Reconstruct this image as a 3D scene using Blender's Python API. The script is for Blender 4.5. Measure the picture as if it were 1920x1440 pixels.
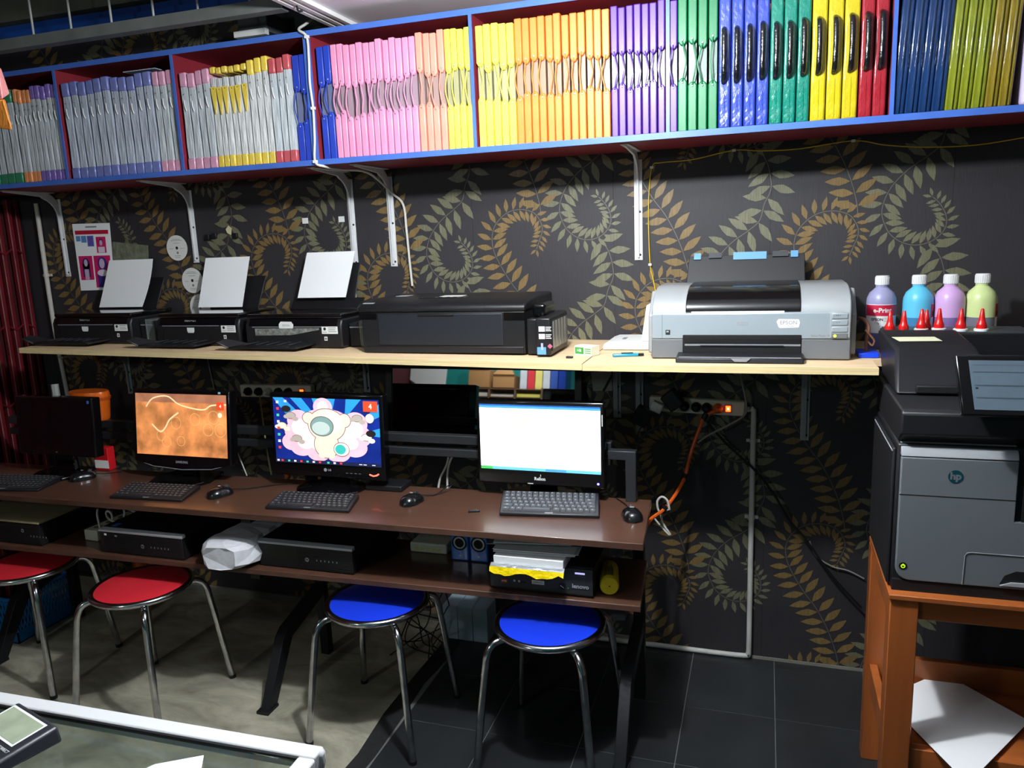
import bpy, math, random
from mathutils import Vector, Matrix
random.seed(7)
for o in list(bpy.data.objects): bpy.data.objects.remove(o)
SC = bpy.context.scene
COL = SC.collection

# ---------------------------------------------------------------- camera
FPX, YAW, PITCH, ROLL = 1458.52, 0.31755, 0.18712, -0.04005
CPOS = Vector((0.0, -3.0381, 1.7184))
_f = Vector((-math.sin(YAW)*math.cos(PITCH), math.cos(YAW)*math.cos(PITCH), -math.sin(PITCH)))
_r = Vector((math.cos(YAW), math.sin(YAW), 0)); _u = _r.cross(_f)
_r2 = _r*math.cos(ROLL) + _u*math.sin(ROLL); _u2 = _u*math.cos(ROLL) - _r*math.sin(ROLL)
cd = bpy.data.cameras.new('camera'); cam = bpy.data.objects.new('camera', cd); COL.objects.link(cam)
cd.sensor_fit = 'HORIZONTAL'; cd.sensor_width = 36.0; cd.lens = FPX/1920*36.0; cd.clip_start = 0.05
cam.matrix_world = Matrix(((_r2.x, _u2.x, -_f.x, CPOS.x), (_r2.y, _u2.y, -_f.y, CPOS.y), (_r2.z, _u2.z, -_f.z, CPOS.z), (0, 0, 0, 1)))
SC.camera = cam

# ---------------------------------------------------------------- world, lights, exposure
SC.view_settings.view_transform = 'Standard'
try: SC.view_settings.look = 'None'
except Exception: pass
SC.view_settings.exposure = 0.75; SC.view_settings.gamma = 1.0
W = bpy.data.worlds.new('world'); SC.world = W; W.use_nodes = True
W.node_tree.nodes['Background'].inputs[0].default_value = (0.8, 0.9, 1.0, 1)
W.node_tree.nodes['Background'].inputs[1].default_value = 0.075

def lamp_light(name, kind, loc, power, color=(1, 1, 1), size=0.1, rot=None):
    l = bpy.data.lights.new(name, kind); l.energy = power; l.color = color
    if kind == 'AREA': l.shape = 'RECTANGLE'; l.size = size[0]; l.size_y = size[1]
    else: l.shadow_soft_size = size
    o = bpy.data.objects.new(name, l); o.location = loc
    if rot: o.rotation_euler = rot
    COL.objects.link(o); return o
lamp_light('ceiling_bulb_light', 'POINT', (-0.52, -1.42, 2.38), 76, (0.93, 0.97, 1.0), 0.045)
lamp_light('added_rear_fill', 'POINT', (-2.5, -4.35, 2.30), 22, (0.95, 0.98, 1.0), 0.12)  # added fill with no known source, brightens the room shown in the mirror

# ---------------------------------------------------------------- helpers
def at(x, y, Y=None, Z=None, X=None):
    d = _f + _r2*((x-960)/FPX) + _u2*((720-y)/FPX)
    if Y is not None: t = (Y-CPOS.y)/d.y
    elif Z is not None: t = (Z-CPOS.z)/d.z
    else: t = (X-CPOS.x)/d.x
    return CPOS + d*t

def srgb(r, g, b):
    f = lambda c: (c/255/12.92) if c/255 <= 0.04045 else ((c/255+0.055)/1.055)**2.4
    return (f(r), f(g), f(b), 1)
MATS = {}
def mat(name, col=(128, 128, 128), rough=0.5, metal=0.0, emit=0.0, bump=0.0, bscale=60, vary=0.0, vscale=8, coat=0.0, alpha=1.0, trans=0.0, stretch=(1, 1, 1), ior=1.45, spec=0.5):
    if name in MATS: return MATS[name]
    m = bpy.data.materials.new(name); m.use_nodes = True; nt = m.node_tree; p = nt.nodes['Principled BSDF']
    c = srgb(*col); p.inputs['Base Color'].default_value = c
    p.inputs['Roughness'].default_value = rough; p.inputs['Metallic'].default_value = metal
    p.inputs['Coat Weight'].default_value = coat; p.inputs['Coat Roughness'].default_value = 0.08
    p.inputs['Alpha'].default_value = alpha; p.inputs['Transmission Weight'].default_value = trans; p.inputs['IOR'].default_value = ior
    p.inputs['Specular IOR Level'].default_value = spec
    if emit: p.inputs['Emission Color'].default_value = c; p.inputs['Emission Strength'].default_value = emit
    if bump or vary:
        tc = nt.nodes.new('ShaderNodeTexCoord'); mp = nt.nodes.new('ShaderNodeMapping'); mp.inputs['Scale'].default_value = stretch
        nt.links.new(tc.outputs['Object'], mp.inputs['Vector'])
        if bump:
            n = nt.nodes.new('ShaderNodeTexNoise'); n.inputs['Scale'].default_value = bscale; n.inputs['Detail'].default_value = 4
            nt.links.new(mp.outputs[0], n.inputs['Vector'])
            b = nt.nodes.new('ShaderNodeBump'); b.inputs['Strength'].default_value = bump; b.inputs['Distance'].default_value = 0.01
            nt.links.new(n.outputs['Fac'], b.inputs['Height']); nt.links.new(b.outputs[0], p.inputs['Normal'])
        if vary:
            n = nt.nodes.new('ShaderNodeTexNoise'); n.inputs['Scale'].default_value = vscale; n.inputs['Detail'].default_value = 6
            nt.links.new(mp.outputs[0], n.inputs['Vector'])
            r = nt.nodes.new('ShaderNodeValToRGB'); r.color_ramp.elements[0].position = 0.3; r.color_ramp.elements[1].position = 0.7
            r.color_ramp.elements[0].color = tuple(k*(1-vary) for k in c[:3])+(1,); r.color_ramp.elements[1].color = tuple(min(1, k*(1+vary)) for k in c[:3])+(1,)
            nt.links.new(n.outputs['Fac'], r.inputs['Fac']); nt.links.new(r.outputs[0], p.inputs['Base Color'])
            if emit: nt.links.new(r.outputs[0], p.inputs['Emission Color'])
    MATS[name] = m; return m

OFF = {}
_fc = {}
def text_data(s, size, align='CENTER', bold=0.0):
    key = (s, size, align, bold)
    if key in _fc: return _fc[key]
    cu = bpy.data.curves.new('t', 'FONT'); cu.body = s; cu.size = size; cu.align_x = align; cu.align_y = 'CENTER'; cu.resolution_u = 2; cu.offset = bold
    ob = bpy.data.objects.new('t', cu); me = ob.to_mesh()
    r = ([v.co.copy() for v in me.vertices], [tuple(p.vertices) for p in me.polygons]); ob.to_mesh_clear()
    bpy.data.objects.remove(ob); bpy.data.curves.remove(cu); _fc[key] = r; return r

class MB:
    def __init__(s): s.v = []; s.f = []; s.m = []; s.mats = []; s.T = None
    def add(s, vs, fs, m):
        if m not in s.mats: s.mats.append(m)
        k = s.mats.index(m); b = len(s.v)
        for q in vs:
            q = Vector(q); s.v.append(s.T @ q if s.T else q)
        for q in fs: s.f.append(tuple(b+i for i in q)); s.m.append(k)
        return s
    def box(s, x0, x1, y0, y1, z0, z1, m):
        vs = [(x, y, z) for z in (z0, z1) for y in (y0, y1) for x in (x0, x1)]
        return s.add(vs, [(0, 2, 3, 1), (4, 5, 7, 6), (0, 1, 5, 4), (2, 6, 7, 3), (0, 4, 6, 2), (1, 3, 7, 5)], m)
    def hexa(s, p, m):   # p: 4 bottom (ccw from above) + 4 top
        return s.add(p, [(3, 2, 1, 0), (4, 5, 6, 7), (0, 1, 5, 4), (1, 2, 6, 5), (2, 3, 7, 6), (3, 0, 4, 7)], m)
    def prism(s, poly, axis, a, b, m):
        n = len(poly)
        def P(u, w, t):
            return (t, u, w) if axis == 'x' else ((u, t, w) if axis == 'y' else (u, w, t))
        vs = [P(u, w, a) for u, w in poly]+[P(u, w, b) for u, w in poly]
        return s.add(vs, [tuple(range(n)), tuple(range(2*n-1, n-1, -1))]+[(i, i+n, (i+1) % n+n, (i+1) % n) for i in range(n)], m)
    def quad(s, pts, m): return s.add(pts, [tuple(range(len(pts)))], m)
    def slab(s, pts, th, m):   # thick polygon, thickness along its normal
        p = [Vector(q) for q in pts]; n = (p[1]-p[0]).cross(p[2]-p[0]).normalized()*th; k = len(p)
        return s.add(p+[q-n for q in p], [tuple(range(k)), tuple(range(2*k-1, k-1, -1))]+[(i, i+k, (i+1) % k+k, (i+1) % k) for i in range(k)], m)
    def tube(s, pts, r, m, seg=8, closed=False, rr=None):
        pts = [Vector(q) for q in pts]; n = len(pts); vs = []; up = None
        for i, q in enumerate(pts):
            if closed: t = pts[(i+1) % n]-pts[i-1]
            else: t = pts[min(i+1, n-1)]-pts[max(i-1, 0)]
            t.normalize()
            if up is None: up = Vector((0, 0, 1)) if abs(t.z) < 0.9 else Vector((1, 0, 0))
            a = up - t*up.dot(t)
            if a.length < 1e-4: a = Vector((1, 0, 0)) - t*t.x
            a.normalize(); up = a; b = t.cross(a); R = rr[i] if rr else r
            for k in range(seg):
                c, d = math.cos(2*math.pi*k/seg), math.sin(2*math.pi*k/seg); vs.append(q+a*c*R+b*d*R)
        fs = []
        for i in range(n if closed else n-1):
            j = (i+1) % n
            for k in range(seg): fs.append((i*seg+k, i*seg+(k+1) % seg, j*seg+(k+1) % seg, j*seg+k))
        if not closed: fs += [tuple(range(seg-1, -1, -1)), tuple((n-1)*seg+k for k in range(seg))]
        return s.add(vs, fs, m)
    def lathe(s, prof, c, m, seg=24, axis='z'):
        vs = []; n = len(prof); c = Vector(c)
        for r, z in prof:
            for k in range(seg):
                a = 2*math.pi*k/seg; p = Vector((r*math.cos(a), r*math.sin(a), z))
                if axis == 'y': p = Vector((p.x, -p.z, p.y))
                if axis == 'x': p = Vector((p.z, p.x, p.y))
                vs.append(c+p)
        fs = [(i*seg+k, i*seg+(k+1) % seg, (i+1)*seg+(k+1) % seg, (i+1)*seg+k) for i in range(n-1) for k in range(seg)]
        fs += [tuple(range(seg-1, -1, -1)), tuple((n-1)*seg+k for k in range(seg))]
        return s.add(vs, fs, m)
    def ell(s, c, rx, ry, rz, m, seg=16, rings=8, top=False):
        prof = []; a0 = 0 if top else -math.pi/2
        vs = []; c = Vector(c)
        for i in range(rings+1):
            a = a0+(math.pi/2-a0)*i/rings
            for k in range(seg):
                t = 2*math.pi*k/seg; vs.append(c+Vector((rx*math.cos(a)*math.cos(t), ry*math.cos(a)*math.sin(t), rz*math.sin(a))))
        fs = [(i*seg+k, i*seg+(k+1) % seg, (i+1)*seg+(k+1) % seg, (i+1)*seg+k) for i in range(rings) for k in range(seg)]
        if top: fs.append(tuple(range(seg-1, -1, -1)))
        return s.add(vs, fs, m)
    def text(s, t, size, M4, m, align='CENTER', bold=0.0):
        vs, fs = text_data(t, size, align, bold); return s.add([M4 @ v for v in vs], fs, m)
    def build(s, name, parent=None, bevel=0.0, loc=None, seg=2, smooth=True):
        off = OFF.get(parent.as_pointer(), Vector()) if parent else (Vector(loc) if loc else None)
        if off is None:
            xs = [q.x for q in s.v]; ys = [q.y for q in s.v]; zs = [q.z for q in s.v]
            off = Vector(((min(xs)+max(xs))/2, (min(ys)+max(ys))/2, min(zs)))
        me = bpy.data.meshes.new(name); me.from_pydata([q-off for q in s.v], [], s.f)
        for m in s.mats: me.materials.append(m)
        me.polygons.foreach_set('material_index', s.m)
        if smooth:
            me.polygons.foreach_set('use_smooth', [True]*len(me.polygons))
            me.set_sharp_from_angle(angle=math.radians(38))
        me.update()
        o = bpy.data.objects.new(name, me); COL.objects.link(o)
        if parent: o.parent = parent
        else: o.location = off
        OFF[o.as_pointer()] = off
        if bevel:
            b = o.modifiers.new('bevel', 'BEVEL'); b.width = bevel; b.segments = seg; b.limit_method = 'ANGLE'; b.angle_limit = math.radians(40); b.use_clamp_overlap = True
        return o
KEEP = []
def thing(name, label, cat, loc, group=None):
    o = bpy.data.objects.new(name, None); COL.objects.link(o); o.location = Vector(loc); o.empty_display_size = 0.05
    OFF[o.as_pointer()] = Vector(loc); KEEP.append(o); return tag(o, label, cat, group)
def tag(o, label, cat, group=None, kind=None):
    o['label'] = label; o['category'] = cat
    if group: o['group'] = group
    if kind: o['kind'] = kind
    return o
def struct(o): o['kind'] = 'structure'; return o
def lab(o, l): o['label'] = l; return o
def FR(x, y, z, s=1.0, roll=0.0):   # matrix: text/flat facing the camera side (-y)
    return Matrix.Translation((x, y, z)) @ Matrix(((1, 0, 0, 0), (0, 0, -1, 0), (0, 1, 0, 0), (0, 0, 0, 1))) @ Matrix.Rotation(roll, 4, 'Z') @ Matrix.Scale(s, 4)
def frame(origin, xdir, ydir):      # matrix from an origin and two directions
    x = Vector(xdir).normalized(); y = Vector(ydir); y = (y-x*y.dot(x)).normalized(); z = x.cross(y); o = Vector(origin)
    return Matrix(((x.x, y.x, z.x, o.x), (x.y, y.y, z.y, o.y), (x.z, y.z, z.z, o.z), (0, 0, 0, 1)))
def disc(mb, M4, r, m, seg=28, rx=None):
    rx = rx or r
    mb.add([M4 @ Vector((rx*math.cos(2*math.pi*k/seg), r*math.sin(2*math.pi*k/seg), 0)) for k in range(seg)], [tuple(range(seg))], m)
def ring(mb, M4, r0, r1, m, seg=28):
    vs = []
    for k in range(seg):
        c, d = math.cos(2*math.pi*k/seg), math.sin(2*math.pi*k/seg)
        vs += [M4 @ Vector((r0*c, r0*d, 0)), M4 @ Vector((r1*c, r1*d, 0))]
    mb.add(vs, [(2*k, 2*k+1, (2*k+3) % (2*seg), (2*k+2) % (2*seg)) for k in range(seg)], m)
def rect(mb, M4, x0, x1, y0, y1, m): mb.add([M4 @ Vector(p) for p in ((x0, y0, 0), (x1, y0, 0), (x1, y1, 0), (x0, y1, 0))], [(0, 1, 2, 3)], m)
def smooth_path(pts, n=6, closed=False):
    P = [Vector(p) for p in pts]; out = []; k = len(P)
    rng = range(k) if closed else range(k-1)
    for i in rng:
        if closed: a, b, c, d = P[i-1], P[i], P[(i+1) % k], P[(i+2) % k]
        else: a, b, c, d = P[max(i-1, 0)], P[i], P[i+1], P[min(i+2, k-1)]
        for j in range(n):
            t = j/n; out.append(0.5*((2*b)+(c-a)*t+(2*a-5*b+4*c-d)*t*t+(3*b-a-3*c+d)*t**3))
    if not closed: out.append(P[-1])
    return out

# common materials
BLK = mat('black_plastic', (22, 22, 25), 0.42, bump=0.05, bscale=900)
BLKG = mat('glossy_black_plastic', (10, 10, 12), 0.12, coat=0.4)
BLKD = mat('dark_void_plastic', (8, 8, 10), 0.7)
GREYD = mat('dark_grey_plastic', (60, 62, 66), 0.45)
SILV = mat('silver_plastic', (176, 180, 186), 0.4, metal=0.25)
WHT = mat('white_plastic', (225, 225, 224), 0.4)
PAPER = mat('white_paper', (246, 248, 250), 0.75)
CHROME = mat('chrome_tube', (190, 192, 195), 0.16, metal=1.0, vary=0.25, vscale=25)
STEEL = mat('blackened_steel', (34, 35, 38), 0.45, metal=0.5, bump=0.1, bscale=60)
WHMET = mat('white_painted_steel', (214, 216, 218), 0.4, vary=0.06, vscale=20)
CABW = mat('white_cable', (205, 203, 196), 0.5)
CABB = mat('black_cable', (14, 14, 15), 0.5)
CREAM = mat('cream_plastic', (205, 203, 185), 0.45, vary=0.08, vscale=15)
INK = mat('black_print', (25, 25, 28), 0.7)
GREYP = mat('grey_print', (130, 132, 136), 0.6)

# ================================================================ SETTING
# floor: concrete left, dark tiles right of a ragged line
def floor_mat_concrete():
    m = bpy.data.materials.new('worn_concrete'); m.use_nodes = True; nt = m.node_tree; p = nt.nodes['Principled BSDF']
    tc = nt.nodes.new('ShaderNodeTexCoord')
    n1 = nt.nodes.new('ShaderNodeTexNoise'); n1.inputs['Scale'].default_value = 3.2; n1.inputs['Detail'].default_value = 9; n1.inputs['Roughness'].default_value = 0.66; n1.inputs['Distortion'].default_value = 0.6
    mp = nt.nodes.new('ShaderNodeMapping'); mp.inputs['Scale'].default_value = (1.0, 2.2, 1); mp.inputs['Rotation'].default_value = (0, 0, 0.7)
    r = nt.nodes.new('ShaderNodeValToRGB'); e = r.color_ramp.elements
    e[0].position = 0.33; e[0].color = srgb(120, 117, 103); e[1].position = 0.66; e[1].color = srgb(184, 180, 160)
    k = e.new(0.5); k.color = srgb(156, 152, 134)
    nt.links.new(tc.outputs['Object'], mp.inputs[0]); nt.links.new(mp.outputs[0], n1.inputs['Vector']); nt.links.new(n1.outputs['Fac'], r.inputs[0]); nt.links.new(r.outputs[0], p.inputs['Base Color'])
    b = nt.nodes.new('ShaderNodeBump'); b.inputs['Strength'].default_value = 0.25; b.inputs['Distance'].default_value = 0.01
    nt.links.new(n1.outputs['Fac'], b.inputs['Height']); nt.links.new(b.outputs[0], p.inputs['Normal']); p.inputs['Roughness'].default_value = 0.62
    return m
mb = MB(); CON = floor_mat_concrete()
edge = [(-1.262, 0.0), (-1.25, -0.22), (-1.268, -0.5), (-1.262, -0.72), (-1.25, -0.95), (-1.27, -1.3), (-1.29, -5.2)]
mb.add([(-3.9, 0.02, 0)]+[(x, y, 0) for x, y in edge]+[(-3.9, -5.2, 0)], [tuple(range(len(edge)+1, -1, -1))], CON)
struct(mb.build('floor'))
mb = MB(); TILE = mat('dark_slate_tile', (38, 40, 42), 0.33, bump=0.04, bscale=14, vary=0.28, vscale=5); GRT = mat('tile_grout', (104, 106, 104), 0.8)
mb.add([(x, y, -0.001) for x, y in edge]+[(1.9, -5.2, -0.001), (1.9, 0.02, -0.001)], [tuple(range(len(edge)+2))], GRT)
xs = [-1.25+0.325*i for i in range(11)]; xs = [-1.225, -0.90, -0.575, -0.25, 0.065, 0.39, 0.715, 1.04, 1.365, 1.69, 1.9]
ys = [0.0, -0.06, -0.39, -0.572+0.0, -0.91, -1.24, -1.57, -1.9, -2.23, -2.56, -3.2, -3.9, -4.6, -5.2]
ys = [0.0, -0.06, -0.40, -0.73, -1.06, -1.39, -1.72, -2.05, -2.4, -2.8, -3.4, -4.1, -5.2]
for i in range(len(xs)-1):
    for j in range(len(ys)-1):
        mb.box(xs[i]+0.0015, xs[i+1]-0.0015, ys[j+1]+0.0015, ys[j]-0.0015, -0.003, 0.0005, TILE)
struct(mb.build('floor'))
mb = MB(); DK = mat('black_joint_filler', (26, 26, 26), 0.8, vary=0.4, vscale=30)
L = [(x-0.045+random.uniform(-.008, .008), y) for x, y in edge[:-1]]; R_ = [(x+0.03+random.uniform(-.01, .01), y) for x, y in edge[:-1]]
vs = []; fs = []
for i in range(len(L)-1):
    for a, b in ((L[i], R_[i]),): pass
    fs.append((2*i, 2*i+1, 2*i+3, 2*i+2))
for a, b in zip(L, R_): vs += [(a[0], a[1]-.001, 0.0012), (b[0], b[1]-.001, 0.0016)]
mb.add(vs, fs, DK); struct(mb.build('trim_1'))

# back wall with the leaf wallpaper printed on it
def wallpaper_mat(name, c, vary=0.12, rough=0.6):
    m = bpy.data.materials.new(name); m.use_nodes = True; nt = m.node_tree; p = nt.nodes['Principled BSDF']; c = srgb(*c)
    tc = nt.nodes.new('ShaderNodeTexCoord'); mp = nt.nodes.new('ShaderNodeMapping'); mp.inputs['Scale'].default_value = (160, 1, 9)
    n = nt.nodes.new('ShaderNodeTexNoise'); n.inputs['Scale'].default_value = 1.6; n.inputs['Detail'].default_value = 3
    nt.links.new(tc.outputs['Object'], mp.inputs[0]); nt.links.new(mp.outputs[0], n.inputs['Vector'])
    r = nt.nodes.new('ShaderNodeValToRGB'); r.color_ramp.elements[0].position = .3; r.color_ramp.elements[1].position = .7
    r.color_ramp.elements[0].color = tuple(k*(1-vary) for k in c[:3])+(1,); r.color_ramp.elements[1].color = tuple(k*(1+vary) for k in c[:3])+(1,)
    nt.links.new(n.outputs['Fac'], r.inputs[0]); nt.links.new(r.outputs[0], p.inputs['Base Color'])
    b = nt.nodes.new('ShaderNodeBump'); b.inputs['Strength'].default_value = .25; b.inputs['Distance'].default_value = .002
    nt.links.new(n.outputs['Fac'], b.inputs['Height']); nt.links.new(b.outputs[0], p.inputs['Normal']); p.inputs['Roughness'].default_value = rough
    return m
WP = wallpaper_mat('charcoal_wallpaper', (42, 40, 44)); WO = wallpaper_mat('bronze_leaf_print', (117, 95, 56), .25, .45); WG = wallpaper_mat('olive_leaf_print', (104, 103, 80), .25, .45)
WS = wallpaper_mat('stem_print', (100, 94, 82), .2, .45); SEAM = mat('wallpaper_seam', (34, 32, 35), 0.7)
def zz(z, x, y):
    if z == 5: q = at(640+x/3.2, 300+y/3.2, Y=0)
    elif z == 6: q = at(1180+x/2.5946, 260+y/2.5946, Y=0)
    return Vector((q.x, 0, q.z))
cA = zz(5, 1075, 440)
ora = [zz(5, *p)-cA for p in ((1172, 535), (1190, 480), (1205, 430), (1200, 380), (1165, 325), (1120, 303), (1070, 297), (1010, 310), (960, 345), (920, 400), (905, 460), (910, 520), (925, 570), (955, 630), (990, 690), (1030, 750))]
# the long arm below a spiral, seen complete beside the wide printer
cD = cA + Vector((0.56, 0, -0.285+0.585))
arm = [zz(6, *p)-cD for p in ((75, 270), (150, 370), (200, 460), (240, 560), (264, 650))]
last = ora[-1]; shift = Vector((0, 0, 0))
arm = [a for a in arm if a.z < last.z-0.02]
ora = ora+[a+shift for a in arm]
ora += [ora[-1]+Vector((0.006, 0, -0.05))]
cR = zz(5, 1465, 320); cL = zz(5, 655, 580)
gre = [zz(5, *p)-cL for p in ((722, 490), (752, 520), (782, 570), (792, 620), (780, 665), (740, 708), (680, 727), (620, 715), (565, 675), (533, 620), (516, 560), (525, 490), (555, 420), (610, 350), (680, 290), (730, 235))]
tail = [zz(5, *p)-(cR-Vector((0, 0, 0.585))) for p in ((1450, 930), (1540, 860), (1600, 780), (1632, 700), (1625, 620), (1600, 540), (1545, 462))]
tail = [t for t in tail if t.z > gre[-1].z+0.02]
gre += tail
def motif(mb, stem, m, origin, y):
    P = smooth_path(stem, 5); d = [0]
    for i in range(1, len(P)): d.append(d[-1]+(P[i]-P[i-1]).length)
    tot = d[-1]; o = Vector(origin)
    def ev(s):
        for i in range(1, len(P)):
            if d[i] >= s:
                t = (s-d[i-1])/max(1e-9, d[i]-d[i-1]); q = P[i-1].lerp(P[i], t); dr = (P[i]-P[i-1]).normalized(); return q, dr
        return P[-1], (P[-1]-P[-2]).normalized()
    k = 0
    for i in range(len(P)-1):   # stem line
        a, b = P[i]+o, P[i+1]+o; n = Vector((-(b-a).z, 0, (b-a).x)).normalized()*0.0013
        mb.add([(a-n)+Vector((0, y+.0002, 0)), (b-n)+Vector((0, y+.0002, 0)), (b+n)+Vector((0, y+.0002, 0)), (a+n)+Vector((0, y+.0002, 0))], [(0, 1, 2, 3)], WS)
    s = 0.0
    while s < tot-0.01:
        q, dr = ev(s); g = min(1, s/0.62); Ln = 0.030+0.054*g; wd = Ln*0.36
        for sd in (-1, 1):
            ang = math.radians(62+8*g)*sd*(1 if s > 0.004 else 0.5); tip = -dr     # leaves lean towards the curled tip
            l = Vector((tip.x*math.cos(ang)-tip.z*math.sin(ang), 0, tip.x*math.sin(ang)+tip.z*math.cos(ang))); w = Vector((-l.z, 0, l.x))
            k += 1; c = q+o+Vector((0, y-k*0.000006, 0)); pr = ((0, 0), (.18, .55), (.42, 1), (.7, .72), (1, 0), (.7, -.72), (.42, -1), (.18, -.55))
            mb.add([c+l*(0.003+a*Ln)+w*(b*wd/2) for a, b in pr], [tuple(range(8))], m)
        s += 0.50*Ln+0.003
mb = MB()
mb.box(-3.95, 1.9, 0, 0.1, -0.02, 3.0, WP)
for x in (-3.46, -2.88, -2.3, -1.72, -1.14, -0.56, 0.015, 0.60, 1.18, 1.76): mb.box(x-.0012, x+.0012, -0.0006, 0.0, 0, 2.95, SEAM)
for k in range(-5, 3):
    col = k % 2
    for r in range(-4, 3):
        dz = -0.285 if col else (-0.03*k if k > 0 else 0)
        dz += 0.585*r
        if k == -1: dz = -0.153+0.585*r
        if k == -2: dz = -0.05+.585*r
        o1 = Vector((cA.x+0.578*k, 0, cA.z+dz)); o2 = Vector((cR.x+0.578*k, 0, cR.z+dz+0.0))
        if -0.1 < o1.z < 2.9 and -3.5 < o1.x < 1.8: motif(mb, ora, WO, o1, -0.0016)
        if -0.1 < o2.z < 2.9 and -3.4 < o2.x < 1.7: motif(mb, gre, WG, o2, -0.0010)
# keep the print inside the wall
for i, q in enumerate(mb.v):
    q.x = min(max(q.x, -3.95), 1.89); q.z = min(max(q.z, -0.01), 2.98)
struct(mb.build('wall_back', smooth=False))
mb = MB(); TEAL = mat('teal_paint', (18, 128, 122), 0.7)
mb.box(-3.9, 1.9, -5.3, -5.2, -0.02, 3.0, TEAL); struct(mb.build('wall_front'))
mb = MB(); mb.box(1.9, 2.0, -5.3, 0.1, -0.02, 3.0, mat('grey_paint', (70, 70, 74), .8)); struct(mb.build('wall_right'))
mb = MB(); mb.box(-4.0, -3.9, -5.3, 0.1, -0.02, 3.0, mat('maroon_paint', (70, 16, 22), .7)); struct(mb.build('wall_left'))
# ceilings: low pale soffit at right, dark high ceiling at left
mb = MB(); SOF = mat('pale_ceiling_board', (228, 230, 234), 0.6, vary=.12, vscale=3)
mb.box(-1.60, 1.9, -5.2, 0.0, 2.545, 2.66, SOF); struct(mb.build('ceiling'))
mb = MB(); mb.box(-3.9, -1.60, -5.2, 0.0, 2.98, 3.04, mat('olive_grey_ceiling', (96, 98, 88), 0.8, vary=.15)); mb.box(-1.62, -1.60, -5.2, 0, 2.545, 2.98, SOF); struct(mb.build('ceiling'))
mb = MB(); mb.box(-3.6, -1.74, -0.09, -0.002, 2.68, 2.76, mat('blue_painted_timber', (22, 70, 150), 0.5, vary=.3, vscale=12, stretch=(.1, 1, 1)))
mb.box(-3.6, -1.74, -0.12, -0.09, 2.70, 2.725, MATS['blue_painted_timber']); struct(mb.build('trim_2'))
mb = MB(); mb.box(-3.89, -1.74, -.13, -.003, 2.765, 2.975, MATS['olive_grey_ceiling']); struct(mb.build('trim_4'))
mb = MB()   # white strips across the soffit edge
for x in (-1.585, -1.55, -1.515): mb.box(x-.009, x+.009, -1.6, -0.002, 2.529, 2.5445, WHT)
struct(mb.build('trim_3'))
mb = MB(); SK = mat('pale_skirting', (120, 118, 108), .7, vary=.2)
mb.box(-3.4, -0.5, -0.014, -0.001, 0.0, 0.035, SK); mb.box(-0.5, 1.9, -0.006, -0.001, 0, 0.012, SK); struct(mb.build('baseboard_back'))

# ================================================================ DISPLAY CABINETS ON THE WALL
CRED = mat('crimson_board', (136, 40, 52), 0.5, vary=.12, vscale=6); CBLU = mat('blue_edge_band', (66, 104, 186), 0.4, vary=.08, vscale=10)
CZ0, CZ1, CZ2, CZ3, CY = 2.015, 2.033, 2.474, 2.492, -0.35
def cabinet(label, x0, x1, divs):
    t = thing('open_wall_cabinet', label, 'cabinet', ((x0+x1)/2, -0.17, CZ0), 'crimson cabinets hung end to end')
    def board(nm, a, b, y0, y1, z0, z1):
        p = MB().box(a, b, y0, y1, z0, z1, CRED).build(nm, t); return p
    b = board('bottom_board', x0, x1, CY+.004, 0, CZ0, CZ1); MB().box(x0, x1, CY, CY+.004, CZ0-.001, CZ1+.001, CBLU).build('edge_band', b)
    b = board('top_board', x0, x1, CY+.004, 0, CZ2, CZ3); MB().box(x0, x1, CY, CY+.004, CZ2-.001, CZ3+.001, CBLU).build('edge_band', b)
    MB().box(x0+.012, x1-.012, -0.008, -0.0025, CZ1, CZ2, CRED).build('back_board', t)
    for d in [x0+.006]+divs+[x1-.006]:
        b = board('divider', d-.006, d+.006, CY+.004, -0.008, CZ1, CZ2); MB().box(d-.006, d+.006, CY, CY+.004, CZ1+.001, CZ2-.001, CBLU).build('edge_band', b)
    return t
cabinet('crimson open wall cabinet with blue edges holding the clear folders, left of the white cable', -3.62, -1.632, [-2.842, -2.242])
cabinet('crimson open wall cabinet with blue edges holding the coloured folders, right of the white cable', -1.628, 1.3, [-0.984, -0.312, 0.352])

ORD = ['first', 'second', 'third', 'fourth', 'fifth', 'sixth', 'seventh', 'eighth', 'ninth', 'tenth', 'eleventh', 'twelfth', 'thirteenth', 'fourteenth', 'fifteenth', 'sixteenth']
RIV = mat('steel_rivet', (225, 225, 230), 0.2, metal=.8)
PC = {  # spine plastics
 'orange': (240, 128, 56), 'violet': (96, 66, 170), 'blue': (36, 62, 172), 'pink': (220, 142, 178), 'peach': (236, 148, 128), 'yellow': (224, 216, 84), 'purple': (84, 48, 150), 'green': (4, 108, 62), 'gold': (240, 202, 40), 'red': (190, 46, 56), 'indigo': (84, 96, 180)}
SL = mat('milky_clear_sleeve', (190, 197, 202), 0.22, bump=.5, bscale=14, stretch=(6, 1, 1), vary=.16, vscale=9, coat=.3)
SLB = mat('blue_tinted_sleeve', (176, 184, 198), 0.22, bump=.5, bscale=14, stretch=(6, 1, 1), vary=.16, vscale=9, coat=.3)
SLW = mat('bright_clear_sleeve', (206, 208, 208), 0.2, bump=.6, bscale=14, stretch=(6, 1, 1), vary=.14, vscale=9, coat=.3)
def pcm(c): return mat(c+'_folder_plastic', PC[c], 0.42, coat=.06, vary=.06, vscale=14)
def tcap(c):
    k = PC[c]; return mat(c+'_tinted_cap', tuple(int(v*.72+190*.28) for v in k), 0.3, coat=.3, vary=.12, vscale=40)
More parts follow.
